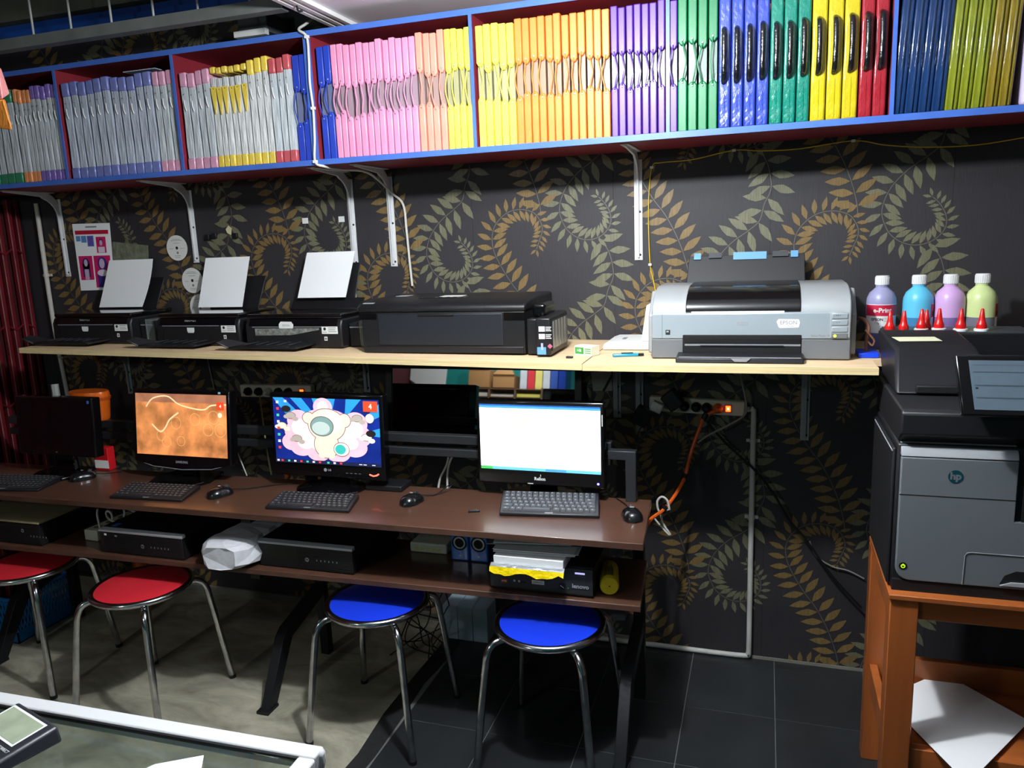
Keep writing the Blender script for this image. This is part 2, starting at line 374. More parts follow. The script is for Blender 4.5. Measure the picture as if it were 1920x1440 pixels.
def folder_clear(x, w, h, c, label, grp, sleeve=None, tongue=0, lean=0.0):
    y = CY+random.uniform(.006, .014); z = CZ1; t = thing('clear_document_case', label, 'folder', (x, y+.13, z), grp)
    sl = sleeve or SL; a = w*.46; m = MB(); n = 10; L = []
    for k in range(n+1):      # softly bulging front edge
        q = k/n; b = a*(0.80+.16*math.sin(q*9+x*40)*.5); L.append((q, b))
    for k in range(n):
        q0, b0 = L[k]; q1, b1 = L[k+1]; z0 = z+.04+(h-.08)*q0; z1 = z+.04+(h-.08)*q1
        dx0, dx1 = lean*(q0-.5), lean*(q1-.5)
        m.hexa([(x-b0+dx0, y, z0), (x+b0+dx0, y, z0), (x+b0+dx0, y+.26, z0), (x-b0+dx0, y+.26, z0), (x-b1+dx1, y, z1), (x+b1+dx1, y, z1), (x+b1+dx1, y+.26, z1), (x-b1+dx1, y+.26, z1)], sl)
    m.build('sleeve', t)
    cp = tcap(c); hb = .045 if tongue != 2 else .055
    MB().box(x-a-lean*.5, x+a-lean*.5, y-.004, y+.25, z, z+hb, cp).build('bottom_cap', t, bevel=.004)
    MB().box(x-a*.95+lean*.5, x+a*.95+lean*.5, y-.004, y+.25, z+h-(.025 if tongue == 1 else .055), z+h, cp).build('top_cap', t, bevel=.005)
    if tongue == 1: MB().prism([(x-a*.9, z+h-.075), (x+a*.9, z+h-.075), (x+a*.8, z+h-.10), (x+.002, z+h-.175), (x-.001, z+h-.175), (x-a*.8, z+h-.10)], 'y', y-.006, y-.002, cp).build('closing_tongue', t)
    MB().lathe([(0, 0), (.0025, .0), (.002, .002)], (x, y-.004, z+h-.082), RIV, 8, axis='y').build('press_stud', t)
    if tongue == 0: MB().tube(smooth_path([(x-.003, y-.003, z+h-.105), (x, y-.006, z+h-.125), (x+.003, y-.003, z+h-.145)], 3), .0022, WHT, 5).build('cord_loop', t)
    return t
def folder_strap(x, w, h, c, label, grp, bow):
    y = CY+random.uniform(.008, .016); z = CZ1; t = thing('strap_handle_folder', label, 'folder', (x, y+.13, z), grp); m = pcm(c); a = w*.45
    inner = mat(c+'_folder_inner_sleeve', tuple(int(v*.28+128*.72) for v in PC[c]), 0.3, coat=.2, bump=.2, bscale=20)
    MB().box(x-a*.86, x+a*.86, y+.012, y+.27, z+.004, z+h-.006, inner).build('inner_sleeve', t)
    g0, g1 = h*.40+random.uniform(-.012, .012), h*.64+random.uniform(-.012, .012)
    def spine(nm, za, zb, tip):
        s = 1 if tip > 0 else -1; zt = zb if s > 0 else za
        poly = [(x-a, za), (x+a, za), (x+a, zb), (x-a, zb)]
        if s > 0: poly = [(x-a, za), (x+a, za), (x+a, zb-.012), (x+a*.45, zb), (x-a*.45, zb), (x-a, zb-.012)]
        else: poly = [(x-a*.45, za), (x+a*.45, za), (x+a, za+.012), (x+a, zb), (x-a, zb), (x-a, za+.012)]
        MB().prism(poly, 'y', y, y+.25, m).build(nm, t, bevel=.0035)
    spine('lower_spine', z, z+g0, 1); spine('upper_spine', z+g1, z+h, -1)
    b = bow*a*.98
    pts = smooth_path([(x, y-.001, z+g0-.012), (x+b*.5, y-.007, z+g0+.016), (x+b, y-.009, z+(g0+g1)/2), (x+b*.5, y-.007, z+g1-.016), (x, y-.001, z+g1+.012)], 5)
    MB().tube(pts, .0024, m, 6).build('strap_handle', t)
    for zr in (g0-.014, g1+.016): MB().ell((x, y-.0015, z+zr), .0034, .002, .0034, RIV, 8, 4).build('rivet', t)
    return t
def folder_carry(x, w, h, c, col, label, grp):
    y = CY+.006; z = CZ1; t = thing('carry_case_folder', label, 'folder', (x, y+.13, z), grp)
    m = mat(c+'_wrapped_case', col, 0.25, coat=.7, bump=.7, bscale=15, vary=.10, vscale=10, stretch=(1.5, 1, 1)); a = w*.47
    MB().box(x-a, x+a, y+.008, y+.28, z, z+h, m).build('case_shell', t, bevel=.006, seg=3)
    MB().box(x-a*.08, x+a*.08, y+.0065, y+.0085, z+.01, z+h*.3, m).build('case_seam', t)
    z0, z1 = z+h*.36, z+h*.72
    pts = smooth_path([(x-a*.10, y+.010, z0-.006), (x-a*.05, y-.010, z0+.012), (x, y-.014, (z0+z1)/2), (x-a*.05, y-.010, z1-.012), (x-a*.10, y+.010, z1+.006)], 4)
    MB().tube(pts, .0085, mat('black_rubber_grip', (18, 18, 20), .22, coat=.8, bump=.7, bscale=40), 10).build('carry_handle', t)
    return t
BAYN = ['leftmost bay', 'second bay', 'third bay', 'fourth bay', 'fifth bay', 'sixth bay', 'rightmost bay']
def xs_at(px, py): return at(px, py, Y=CY+.01).x
BAYX = [(-3.55, -2.85), (-2.834, -2.25), (-2.234, -1.64), (-1.616, -.992), (-.976, -.32), (-.304, .344), (.36, 1.2)]
def run(bay, kind, c, n, x0, x1, h, desc, **kw):
    for i in range(n):
        w = (x1-x0)/n; x = x0+w*(i+.5); hh = h+random.uniform(-.006, .006)
        if n > 1: l = '%s, %s of %s from left, %s' % (desc, ORD[i], {2: 'two', 3: 'three', 4: 'four', 5: 'five', 6: 'six', 7: 'seven', 8: 'eight', 9: 'nine', 10: 'ten', 11: 'eleven', 12: 'twelve', 13: 'thirteen'}[n], 'in '+BAYN[bay])
        else: l = desc+', in '+BAYN[bay]
        g = desc.replace('folder', 'folders').replace(' case', ' cases')+' in '+BAYN[bay]
        if kind == 'clear': folder_clear(x, w, hh, c, l, g, **kw)
        elif kind == 'strap': folder_strap(x, w, hh, c, l, g, random.choice([-1, -.8, .9, .75, -.45, 1]))
        else: folder_carry(x, w, hh, c, kw['col'], l, g)
# bay 1
e = [xs_at(p, 180) for p in (24, 56, 108)]
run(0, 'clear', 'green', 5, e[0]-.235, e[0]-.004, .385, 'green capped clear folder')
run(0, 'clear', 'orange', 4, e[0], e[1], .385, 'orange capped clear folder')
run(0, 'clear', 'violet', 5, e[1]+.001, -2.852, .392, 'violet capped clear folder')
# bay 2
run(1, 'clear', 'indigo', 11, -2.82, xs_at(283, 150), .388, 'blue capped clear folder', sleeve=SLB)
run(1, 'clear', 'pink', 3, xs_at(284, 150), -2.255, .386, 'pink capped clear folder')
# bay 3
a, b, c_, d = [xs_at(p, 130) for p in (339, 391, 502, 545)]
run(2, 'clear', 'pink', 4, -2.222, b, .372, 'pink capped clear folder')
run(2, 'clear', 'gold', 6, b+.001, b+(c_-b)*.64, .380, 'yellow tongued clear folder', sleeve=SLW, tongue=1)
run(2, 'clear', 'gold', 3, b+(c_-b)*.64+.001, c_, .392, 'broad yellow capped clear folder', sleeve=SLW)
run(2, 'clear', 'red', 3, c_+.001, d, .385, 'red capped clear folder')
run(2, 'strap', 'blue', 2, d+.002, -1.645, .388, 'royal blue strap folder')
# bay 4
x = [xs_at(560+p/3.2, 80) for p in (92, 178, 692, 864)]
run(3, 'strap', 'blue', 2, x[0], x[1], .402, 'royal blue strap folder')
run(3, 'strap', 'pink', 13, x[1]+.001, x[2], .402, 'pink strap folder')
run(3, 'strap', 'peach', 4, x[2]+.001, x[3], .404, 'peach strap folder')
run(3, 'strap', 'yellow', 4, x[3]+.001, -.993, .404, 'yellow strap folder')
# bay 5
x = [xs_at(560+p/3.2, 40) for p in (1283, 1864)]
run(4, 'strap', 'yellow', 5, -.972, x[0], .404, 'yellow strap folder')
run(4, 'strap', 'orange', 12, x[0]+.001, x[1], .408, 'orange strap folder')
run(4, 'strap', 'purple', 7, x[1]+.001, -.322, .408, 'purple strap folder')
# bay 6
x = [xs_at(1120+p/2.4, 230) for p in (322, 360, 540, 768, 952, 1168, 1296)]
run(5, 'strap', 'purple', 1, x[0], x[0]+.028, .41, 'single purple strap folder beside the divider')
run(5, 'strap', 'green', 4, x[1], x[2], .41, 'green strap folder')
run(5, 'carry', 'cobalt', 4, x[2]+.001, x[3], .41, 'blue wrapped carry folder with black grip', col=(46, 66, 160))
run(5, 'carry', 'teal', 3, x[3]+.001, x[4], .41, 'teal wrapped carry folder with black grip', col=(14, 118, 100))
run(5, 'carry', 'lemon', 3, x[4]+.001, x[5], .41, 'yellow wrapped carry folder with black grip', col=(190, 172, 24))
run(5, 'carry', 'scarlet', 2, x[5]+.001, x[6], .41, 'red wrapped carry folder with black grip', col=(150, 30, 42))
# bay 7: tinted sleeves leaning left
def leaner(x, w, c, label, grp, lean):
    m = mat(c[0]+'_glossy_sleeve', c[1], 0.12, coat=.9, bump=.6, bscale=10, stretch=(5, 1, 1), vary=.2, vscale=8)
    z = CZ1; h = .42; t = thing('ring_binder_sleeve', label, 'folder', (x, -.2, z), grp); a = w*.48; y = CY+.004
    MB().hexa([(x-a, y+.004, z), (x+a, y+.004, z), (x+a, y+.28, z), (x-a, y+.28, z), (x-a+lean, y+.004, z+h), (x+a+lean, y+.004, z+h), (x+a+lean, y+.28, z+h), (x-a+lean, y+.28, z+h)], m).build('tinted_sleeve', t, bevel=.005)
    MB().hexa([(x-a*.15, y-.001, z+.002), (x+a*.15, y-.001, z+.002), (x+a*.15, y+.004, z+.002), (x-a*.15, y+.004, z+.002), (x-a*.15+lean, y-.001, z+h), (x+a*.15+lean, y-.001, z+h), (x+a*.15+lean, y+.004, z+h), (x-a*.15+lean, y+.004, z+h)], m).build('welded_edge', t, bevel=.001)
x0, x1, x2 = xs_at(1668, 215), xs_at(1768, 205), xs_at(1893, 195)
for i in range(4): leaner(x0+(x1-x0)*(i+.5)/4+.003, (x1-x0)/4, ('navy', (24, 52, 96)), 'navy tinted glossy sleeve leaning in the rightmost bay, %s of four from left' % ORD[i], 'navy sleeves in the rightmost bay', .022)
for i in range(5): leaner(x1+(x2-x1)*(i+.5)/5+.003, (x2-x1)/5, ('olive', (122, 130, 34)) if i < 3 else ('mustard', (128, 112, 34)), ('olive' if i < 3 else 'mustard')+' tinted glossy sleeve leaning in the rightmost bay, %s of five yellowish ones' % ORD[i], 'yellowish sleeves in the rightmost bay', .022)
m = MB().box(x2+.028, x2+.2, CY+.006, -.03, CZ1, CZ1+.425, mat('lilac_box_card', (196, 186, 222), .5)).build('lilac_box', bevel=.012, seg=4)
tag(m, 'pale lilac box with rounded edge at the right end of the cabinet', 'box')
# clear envelope lying on top of the blue capped folders
m = MB().box(-2.5, -2.34, CY+.02, -.08, CZ1+.402, CZ1+.405, SLB).build('plastic_envelope'); tag(m, 'dark clear envelope lying across the tops of the blue capped folders', 'envelope')

# ================================================================ SHELF BRACKETS
def bracket(x, ztop, drop, reach, label, grp, m, gus=.075):
    t = thing('shelf_bracket', label, 'bracket', (x, -.002, ztop-drop), grp); w = .0155; n = 6
    MB().box(x-w, x+w, -.006, -.002, ztop-drop, ztop-gus*.4, m).build('wall_leg', t, bevel=.001)
    MB().box(x-w, x+w, -reach, -.03, ztop-.004, ztop, m).build('shelf_arm', t, bevel=.001)
    cv = [(-.006-gus*(1-math.cos(k/n*math.pi/2)), ztop-gus+gus*math.sin(k/n*math.pi/2)) for k in range(n+1)]
    iv = [(-.006-(gus+.02)*(1-math.cos(k/n*math.pi/2))-.012, ztop-gus-.04+(gus+.012)*math.sin(k/n*math.pi/2)) for k in range(n+1)]
    prof = [(-.006, ztop-drop+.01), (-.006, ztop-gus)]+cv[1:]+[(-reach+.01, ztop-.003), (-reach+.01, ztop-.008), (-.10, ztop-.022)]+iv[::-1][1:]+[(-.014, ztop-drop+.01)]
    MB().prism([(p[0]-0.0, p[1]) for p in prof], 'x', x-.004, x+.004, m).build('stiffening_rib', t, bevel=.001)
    for zz_ in (drop-.02, drop*.55): MB().lathe([(0, 0), (.005, 0), (.004, .0025), (0, .003)], (x+.006, -.0055, ztop-zz_), STEEL, 8, axis='y').build('screw', t)
    return t
ub = [(1200, 487, 'upper white shelf bracket above the wide silver printer'), (742, 499, 'upper white shelf bracket with a white cable running down beside it'), (669, 500, 'upper white shelf bracket behind the third sheet of white paper'), (371, 492, 'upper white shelf bracket beside the topmost white disc'), (131, 518, 'upper white shelf bracket beside the photo sheet')]
for px, py, l in ub:
    q = at(px, py, Y=0); bracket(q.x-.004, CZ0-.001, CZ0-q.z, .30, l, 'brackets under the crimson cabinets', WHMET)
lb = [(1508, 825, 'lower bracket under the pine shelf, right of the lit power strip'), (1200, 808, 'lower bracket under the pine shelf, behind the black power adapter'), (1158, 782, 'lower bracket under the pine shelf, just right of the paper notice'), (690, 735, 'lower bracket under the pine shelf, above the middle monitor'), (247, 738, 'lower bracket under the pine shelf, between the two left monitors'), (124, 736, 'lower bracket under the pine shelf, leftmost beside the orange tub')]
BRG = mat('grey_painted_steel', (150, 156, 160), .45, vary=.1)
for px, py, l in lb[:5]:
    q = at(px, py, Y=0); bracket(q.x, 1.268, 1.268-q.z, .38, l, 'brackets under the pine shelf', BRG)

# ================================================================ PINE SHELF (two boards)
PINE = mat('pine_plywood', (214, 186, 148), .6, vary=.10, vscale=7, stretch=(1, 8, 8)); PINE_E = mat('plywood_edge', (222, 200, 150), .6, vary=.22, vscale=9, stretch=(.5, 1, 60))
def zp(x): return 1.300+max(0, (-.56-x))*.0080
t = thing('plywood_shelf', 'long pale plywood shelf board carrying the black printers', 'shelf', (-1.9, -.25, 1.28))
A0, A1 = -3.13, -.566
MB().hexa([(A0, -.462, zp(A0)-.022), (A1, -.572, zp(A1)-.022), (A1, -.002, zp(A1)-.022), (A0, -.002, zp(A0)-.022), (A0, -.462, zp(A0)), (A1, -.572, zp(A1)), (A1, -.002, zp(A1)), (A0, -.002, zp(A0))], PINE).build('board', t)
MB().hexa([(A0, -.466, zp(A0)-.022), (A1, -.576, zp(A1)-.022), (A1, -.5725, zp(A1)-.022), (A0, -.4625, zp(A0)-.022), (A0, -.466, zp(A0)), (A1, -.576, zp(A1)), (A1, -.5725, zp(A1)), (A0, -.4625, zp(A0))], PINE_E).build('layered_edge', t)
t = thing('plywood_shelf', 'shorter pale plywood shelf board carrying the wide silver printer', 'shelf', (.2, -.25, 1.28))
MB().prism([(-.563, -.58), (.322, -.58), (.322, -.425), (1.25, -.425), (1.25, -.002), (-.563, -.002)], 'z', 1.278, 1.299, PINE).build('board', t); MB().box(-.563, .322, -.584, -.5805, 1.278, 1.299, PINE_E).build('layered_edge', t)

# ================================================================ SMALL BLACK PRINTERS
STK = mat('sticker_white', (228, 230, 228), .5)
GLS = mat('glossy_lid', (14, 14, 16), .10, coat=.6)
def small_printer(x0, x1, yf, z, label, style):
    h = .135; d = .27; yb = yf+d; w = x1-x0
    t = thing('inkjet_printer', label, 'printer', ((x0+x1)/2, yf+d/2, z), 'small black printers on the plywood shelf')
    m = MB(); m.prism([(yf, z), (yb, z), (yb, z+h-.02), (yf+.012, z+h-.02), (yf, z+h-.045)], 'x', x0, x1, BLK); m.build('body', t, bevel=.008, seg=3)
    m = MB(); m.box(x0+.004, x1-.004, yf+.012, yb, z+h-.019, z+h, GLS); m.build('scanner_lid', t, bevel=.006, seg=3)
    m = MB(); m.prism([(yf-.0005, z+h-.046), (yf+.0118, z+h-.021), (yf+.0118, z+h-.0195), (yf-.002, z+h-.046)], 'x', x0+.02, x1-.02, BLKG)
    m.box(x0+.035, x1-.10 if style < 2 else x1-.02, yf-.002, yf+.002, z+h-.052, z+h-.049, GREYP); m.build('control_strip', t)
    # output bay + tray
    MB().box(x0+.04, x1-.10, yf-.0012, yf+.002, z+.012, z+.072, BLKD).build('output_slot', t)
    m = MB(); tx0, tx1 = x0+.005, x1-.12
    m.add([(tx0+.02, yf+.01, z+.016), (tx1, yf+.01, z+.016), (tx1-.03, yf-.10, z+.008), (tx0-.02, yf-.10, z+.008), (tx0+.02, yf+.01, z+.024), (tx1, yf+.01, z+.024), (tx1-.03, yf-.10, z+.015), (tx0-.02, yf-.10, z+.015)], [(3, 2, 1, 0), (4, 5, 6, 7), (0, 1, 5, 4), (1, 2, 6, 5), (2, 3, 7, 6), (3, 0, 4, 7)], BLK)
    m.add([(tx0-.02, yf-.10, z+.008), (tx0+.02, yf-.02, z+.014), (tx0-.045, yf-.085, z+.045), (tx0-.06, yf-.12, z+.035), (tx0-.02, yf-.10, z+.014), (tx0+.02, yf-.02, z+.022), (tx0-.043, yf-.083, z+.049), (tx0-.058, yf-.118, z+.039)], [(3, 2, 1, 0), (4, 5, 6, 7), (0, 1, 5, 4), (1, 2, 6, 5), (2, 3, 7, 6), (3, 0, 4, 7)], BLK)
    tr = m.build('output_tray', t, bevel=.002)
    [MB().box(tx0+.05+.05*i, tx0+.056+.05*i, yf-.085, yf, z+.0235, z+.0255, GREYD).build('tray_rib', tr) for i in range(5)]
    # lettering and stickers
    m = MB(); lx = x0+w*.42
    if style < 2: m.text('EPSON', .019, FR(lx, yf+.0045, z+h-.034), GREYP, bold=.0006)
    if style < 2: m.build('brand_lettering', t)
    m = MB(); sx = x0+w*.42
    if style == 2:
        m.add([FR(sx+.01, yf-.003, z+h-.045) @ Vector(p) for p in ((-.034, -.008, 0), (-.028, -.014, 0), (.03, -.013, 0), (.034, .004, 0), (.026, .016, 0), (-.024, .017, 0), (-.034, .006, 0))], [tuple(range(7))], STK); m.text('EPSON', .011, FR(sx+.01, yf-.0036, z+h-.044), GREYP)
    else:
        m.add([FR(sx+.004, yf-.0028, z+h-.068) @ Vector(p) for p in ((-.018, -.006, 0), (-.014, -.012, 0), (.014, -.012, 0), (.018, -.006, 0), (.019, .010, 0), (-.019, .010, 0))], [tuple(range(6))], STK)
    m.build('peeling_sticker', t, smooth=False)
    m = MB(); cx = x1-.052; rect(m, FR(cx, yf-.0032, z+h-.064), -.036, .036, -.014, .015, STK)
    disc(m, FR(cx-.022, yf-.0038, z+h-.058), .006, INK, 16)
    for k in range(3): rect(m, FR(cx+.012, yf-.0038, z+h-.054-.0075*k), -.018, .018-.004*(k % 2), -.0012, .0012, GREYP)
    rect(m, FR(cx-.022, yf-.0038, z+h-.071), -.009, .009, -.0008, .0008, GREYP); m.build('service_label', t, smooth=False)
    m = MB(); M4 = FR(cx-.02, yf-.003, z+.038); rect(m, M4, -.007, .007, -.008, .008, STK); rect(m, FR(cx-.02, yf-.0034, z+.038), -.004, .004, -.004, .004, INK); rect(m, FR(cx-.02, yf-.0038, z+.038), -.0022, .0022, -.001, .001, STK); m.build('energy_label', t, smooth=False)
    # rear feed support
    sy = yb-.03
    m = MB(); m.slab([(x1-.35, sy+.008, z+h-.02), (x1-.085, sy+.008, z+h-.02), (x1-.065, sy+.07, z+h+.14 if style < 2 else z+h+.19), (x1-.30, sy+.07, z+h+.14 if style < 2 else z+h+.19)], .005, BLK); m.build('rear_paper_support', t, bevel=.002)
    if style == 2:
        MB().slab([(x1-.37, sy-.03, z+h+.002), (x1-.04, sy-.03, z+h+.002), (x1-.03, sy+.02, z+h+.045), (x1-.36, sy+.02, z+h+.045)], .006, BLK).build('feed_guard', t, bevel=.002)
        m = MB(); m.slab([(x0+.05, yf-.003, z+h-.085), (x0+.22, yf-.003, z+h-.083), (x1-.10, yf-.003, z+h-.062), (x1-.10, yf-.003, z+h-.055), (x0+.05, yf-.003, z+h-.056)], -.001, mat('scuffed_clear_tape', (120, 122, 116), .3, bump=.6, bscale=60, vary=.5, vscale=50)); m.build('clear_tape', t)
    return t, (x1, yb, z+h, sy)
def printer_paper(t4, x0, x1, label, curl=0.0, top=.235, zoff=.0, lean=.05):
    (X1, yb, zt, sy) = t4; n = 6; m = MB(); F_ = []; B_ = []
    vs = []
    for k in range(n+1):
        q = k/n; cx = curl*math.sin(q*math.pi*.5)
        y = sy-.012+.060*q-curl*.3*q*q; zq = zt+.003+zoff+(top-.015)*q
        vs += [(x0+lean*q-.01, y, zq), (x1+lean*q-.01+curl*math.sin(q*3)*.5, y, zq)]
    fs = [(2*i, 2*i+1, 2*i+3, 2*i+2) for i in range(n)]
    b = len(vs); vs += [(p[0], p[1]+.004, p[2]) for p in vs]; fs += [(b+2*i+2, b+2*i+3, b+2*i+1, b+2*i) for i in range(n)]
    fs += [(2*i, 2*i+2, b+2*i+2, b+2*i) for i in range(n)]+[(2*i+3, 2*i+1, b+2*i+1, b+2*i+3) for i in range(n)]+[(2*n, 2*n+1, b+2*n+1, b+2*n), (1, 0, b, b+1)]
    m.add(vs, fs, PAPER); o = m.build('paper_sheets'); tag(o, label, 'paper', 'white paper in the small printers')
def ink_unit(x, w, yf, z, label):
    t = thing('ink_tank_unit', label, 'ink tank', (x+w/2, yf+.09, z), 'side ink tanks of the small printers')
    MB().box(x, x+w, yf, yf+.19, z, z+.095, BLK).build('tank_case', t, bevel=.004)
    MB().box(x+.004, x+w-.004, yf-.002, yf, z+.075, z+.079, GREYP).build('silver_line', t)
    film = mat('crinkled_clear_film', (150, 160, 160), .1, bump=1, bscale=30, alpha=.35, coat=1)
    m = MB(); m.hexa([(x+w*.55, yf-.012, z), (x+w+.012, yf-.010, z), (x+w+.008, yf+.19, z), (x+w*.6, yf+.19, z), (x+w*.5, yf-.008, z+.103), (x+w+.006, yf-.006, z+.100), (x+w+.006, yf+.19, z+.103), (x+w*.6, yf+.19, z+.103)], film); m.build('film_wrap', t)
P = []
for (pxa, pxb, pyb, yf, lbl, st) in ((98, 245, 644, -.31, 'small black printer furthest left on the plywood shelf, beside the red gate', 0), (292, 448, 647, -.325, 'small black printer in the middle of the three, below the white discs', 1), (459, 640, 651, -.345, 'small black printer with a torn clear tape front, beside the big black printer', 2)):
    xa, xb = at(pxa, 610, Y=yf).x, at(pxb, 610, Y=yf).x; z = zp(xa)
    P.append((small_printer(xa, xb, yf, z, lbl, st), xa, xb, yf, z))
for i, (a, l) in enumerate((((190, 270, 578), 'white paper stack curling forward in the leftmost small printer'), ((376, 458, 580), 'white paper stack standing upright in the middle small printer'), ((562, 652, 556), 'brightest white paper stack in the third small printer, by the bracket'))):
    sy = P[i][0][1][3]-.01; xa, xb = at(a[0], a[2], Y=sy).x, at(a[1], a[2], Y=sy).x
    printer_paper(P[i][0][1], xa, xb, l, curl=(.022 if i == 0 else 0), top=(.235, .235, .205)[i], zoff=(.004, .004, .045)[i], lean=(.045, .022, .028)[i])
for i, (w, l) in enumerate(((.075, 'black side ink tank in crinkled film between the first and second small printers'), (.020, 'narrow black side ink tank between the second and third small printers'), (.10, 'black side ink tank in crinkled film beside the big black printer'))):
    ink_unit(P[i][2]+.004, w, P[i][3]+.05, P[i][4], l)

# ================================================================ BIG BLACK PRINTER
yf = -.43; x0, x1 = at(676, 610, Y=yf).x, at(986, 610, Y=yf).x; z = zp(x0)+.0006; yb = -.06; h = .182
t = thing('wide_black_printer', 'big black wide-format printer with closed lid in the middle of the shelf', 'printer', ((x0+x1)/2, -.25, z))
MB().prism([(yf, z+.006), (yf+.006, z), (yb, z), (yb, z+h-.03), (yf, z+h-.03)], 'x', x0+.006, x1-.004, BLK).build('body', t, bevel=.006, seg=3)
MB().prism([(yf-.004, z+h-.03), (yb, z+h-.03), (yb, z+h+.012), (yf+.10, z+h+.012), (yf+.012, z+h), (yf-.004, z+h-.012)], 'x', x0-.004, x1, BLK).build('top_lid', t, bevel=.007, seg=3)
MB().box(x0+.075, x1-.085, yf-.004, yf+.002, z+.03, z+h-.036, mat('satin_black_panel', (27, 30, 36), .5, bump=.03, bscale=900)).build('front_tray_door', t, bevel=.003)
MB().box(x0+.24, x1-.27, yf-.008, yf, z+h-.044, z+h-.036, BLK).build('door_grip', t, bevel=.002)
MB().box(x0-.002, x0+.07, yf-.003, yf+.002, z+h-.055, z+h-.033, BLKG).build('left_control_window', t); MB().box(x1-.08, x1-.004, yf-.003, yf+.002, z+h-.06, z+h-.033, BLKG).build('right_cover', t)
MB().box(x0+.02, x1-.01, yf-.003, yf+.002, z+.002, z+.026, BLK).build('base_strip', t, bevel=.002)
MB().box(x0+.26, x0+.35, yf+.16, yf+.22, z+h+.012, z+h+.0135, STK).build('white_sticker', t)
MB().box(x0+.20, x0+.39, yf+.10, yf+.15, z+h+.012, z+h+.0135, BLKG).build('lid_keypad', t)
MB().box(x0+.005, x0+.05, yf+.02, yf+.06, z+h-.002, z+h+.0035, SILV).build('corner_sticker', t); MB().box(x0+.05, x0+.10, yf+.21, yf+.27, z+h+.012, z+h+.0132, SILV).build('lid_sticker', t)
# its ink tank
tx0, tx1 = x1+.002, at(1064, 640, Y=-.40).x; ty = -.46
t = thing('refill_ink_tank', 'black ink tank box with label and five windows, right of the big black printer', 'ink tank', ((tx0+tx1)/2, ty+.1, z))
MB().prism([(ty, z), (ty+.24, z), (ty+.24, z+.135), (ty, z+.130)], 'x', tx0+.042, tx1-.045, BLK).build('tank_case', t, bevel=.005)
MB().box(tx0, tx0+.04, ty+.03, ty+.2, z, z+.125, BLK).build('hose_cover', t, bevel=.005)
MB().box(tx0+.012, tx0+.062, ty+.06, ty+.20, z+.128, z+.175, BLKG).build('tank_clip', t, bevel=.012, seg=3)
wx = tx1-.0455
m = MB(); m.hexa([(wx, ty+.012, z+.015), (wx+.004, ty+.012, z+.015), (wx+.004, ty+.232, z+.015), (wx, ty+.232, z+.015), (wx, ty+.012, z+.122), (wx+.004, ty+.012, z+.122), (wx+.004, ty+.232, z+.127), (wx, ty+.232, z+.127)], BLK); m.build('window_frame', t)
for k in range(5): MB().box(wx+.003, wx+.0065, ty+.022+.041*k, ty+.052+.041*k, z+.022, z+.117, mat('ink_window', (120, 120, 116), .25, coat=.4)).build('ink_window', t)
m = MB()
for k, zz_ in enumerate((.093, .067)):
    rect(m, FR(tx0+.064, ty-.001, z+zz_), -.011, .011, -.009, .009, STK)
    for j in range(3): rect(m, FR(tx0+.088, ty-.001, z+zz_+.006-.006*j), -.010, .010-.003*(j % 2), -.0015, .0015, STK)
disc(m, FR(tx0+.092, ty-.001, z+.033), .009, mat('pink_arrow', (220, 90, 120), .5), 4); m.build('printed_labels', t, smooth=False)
m = MB(); rect(m, FR(tx0+.062, ty-.0025, z+.017), -.016, .016, -.013, .013, mat('light_blue_tape', (92, 150, 196), .5)); rect(m, FR(tx0+.064, ty-.003, z+.030), -.004, .004, -.010, .014, mat('lilac_tab', (160, 170, 205), .5)); m.build('blue_tape', t)

# small things on the shelf
q = at(1078, 664, Z=1.302); m = MB(); m.T = frame((q.x, q.y-.006, 1.3005), (1, -.45, 0), (.45, 1, 0))
GRN = mat('green_print', (60, 150, 70), .5)
m.box(0, .075, 0, .045, 0, .033, mat('pale_card', (225, 226, 205), .6)); m.box(.003, .040, -.0006, 0, .005, .028, GRN)
m.text('HB', .016, m.T.inverted() @ m.T @ Matrix.Translation((.021, -.0009, .017)) @ Matrix.Rotation(math.pi/2, 4, 'X'), STK)
for k in range(3): m.box(.045, .071, -.0006, 0, .008+.007*k, .011+.007*k, GRN)
tag(m.build('pin_box'), 'small white and green card box on the shelf beside the ink tank', 'box')
q = at(1176, 668, Z=1.30); t = thing('box_cutter', 'translucent blue box cutter lying in front of the white router', 'cutter', (q.x, q.y, 1.2995))
m = MB(); m.T = frame((q.x, q.y, 1.2998), (1, .28, 0), (-.28, 1, 0)); m.box(-.05, .038, -.008, .008, 0, .010, mat('cyan_plastic', (30, 140, 175), .2, coat=.5)); m.build('handle', t, bevel=.003)
m = MB(); m.T = frame((q.x, q.y, 1.2998), (1, .28, 0), (-.28, 1, 0)); m.box(.038, .056, -.007, .007, .001, .009, STEEL); m.box(-.02, .02, -.003, .003, .010, .013, BLK); m.build('slider', t)
m = MB(); q = at(1068, 671, Z=1.302); m.box(q.x-.012, q.x+.012, q.y-.006, q.y+.006, 1.301, 1.308, BLK); tag(m.build('black_clip', bevel=.002), 'tiny black clip lying on the plywood left of the green card box', 'clip')
xa, xb = at(1131, 650, Y=-.25).x, at(1221, 620, Y=-.45).x-.034
t = thing('flat_router', 'flat white router box lying against the left side of the silver printer', 'router', ((xa+xb)/2, -.15, 1.30))
MB().prism([(xa, 1.3005), (xb, 1.3005), (xb, 1.330), (xa+.03, 1.330), (xa+.006, 1.322)], 'y', -.27, -.06, WHT).build('casing', t, bevel=.005, seg=3)
MB().box(xa+.06, xa+.075, -.2, -.15, 1.3302, 1.3308, GREYP).build('logo_mark', t)
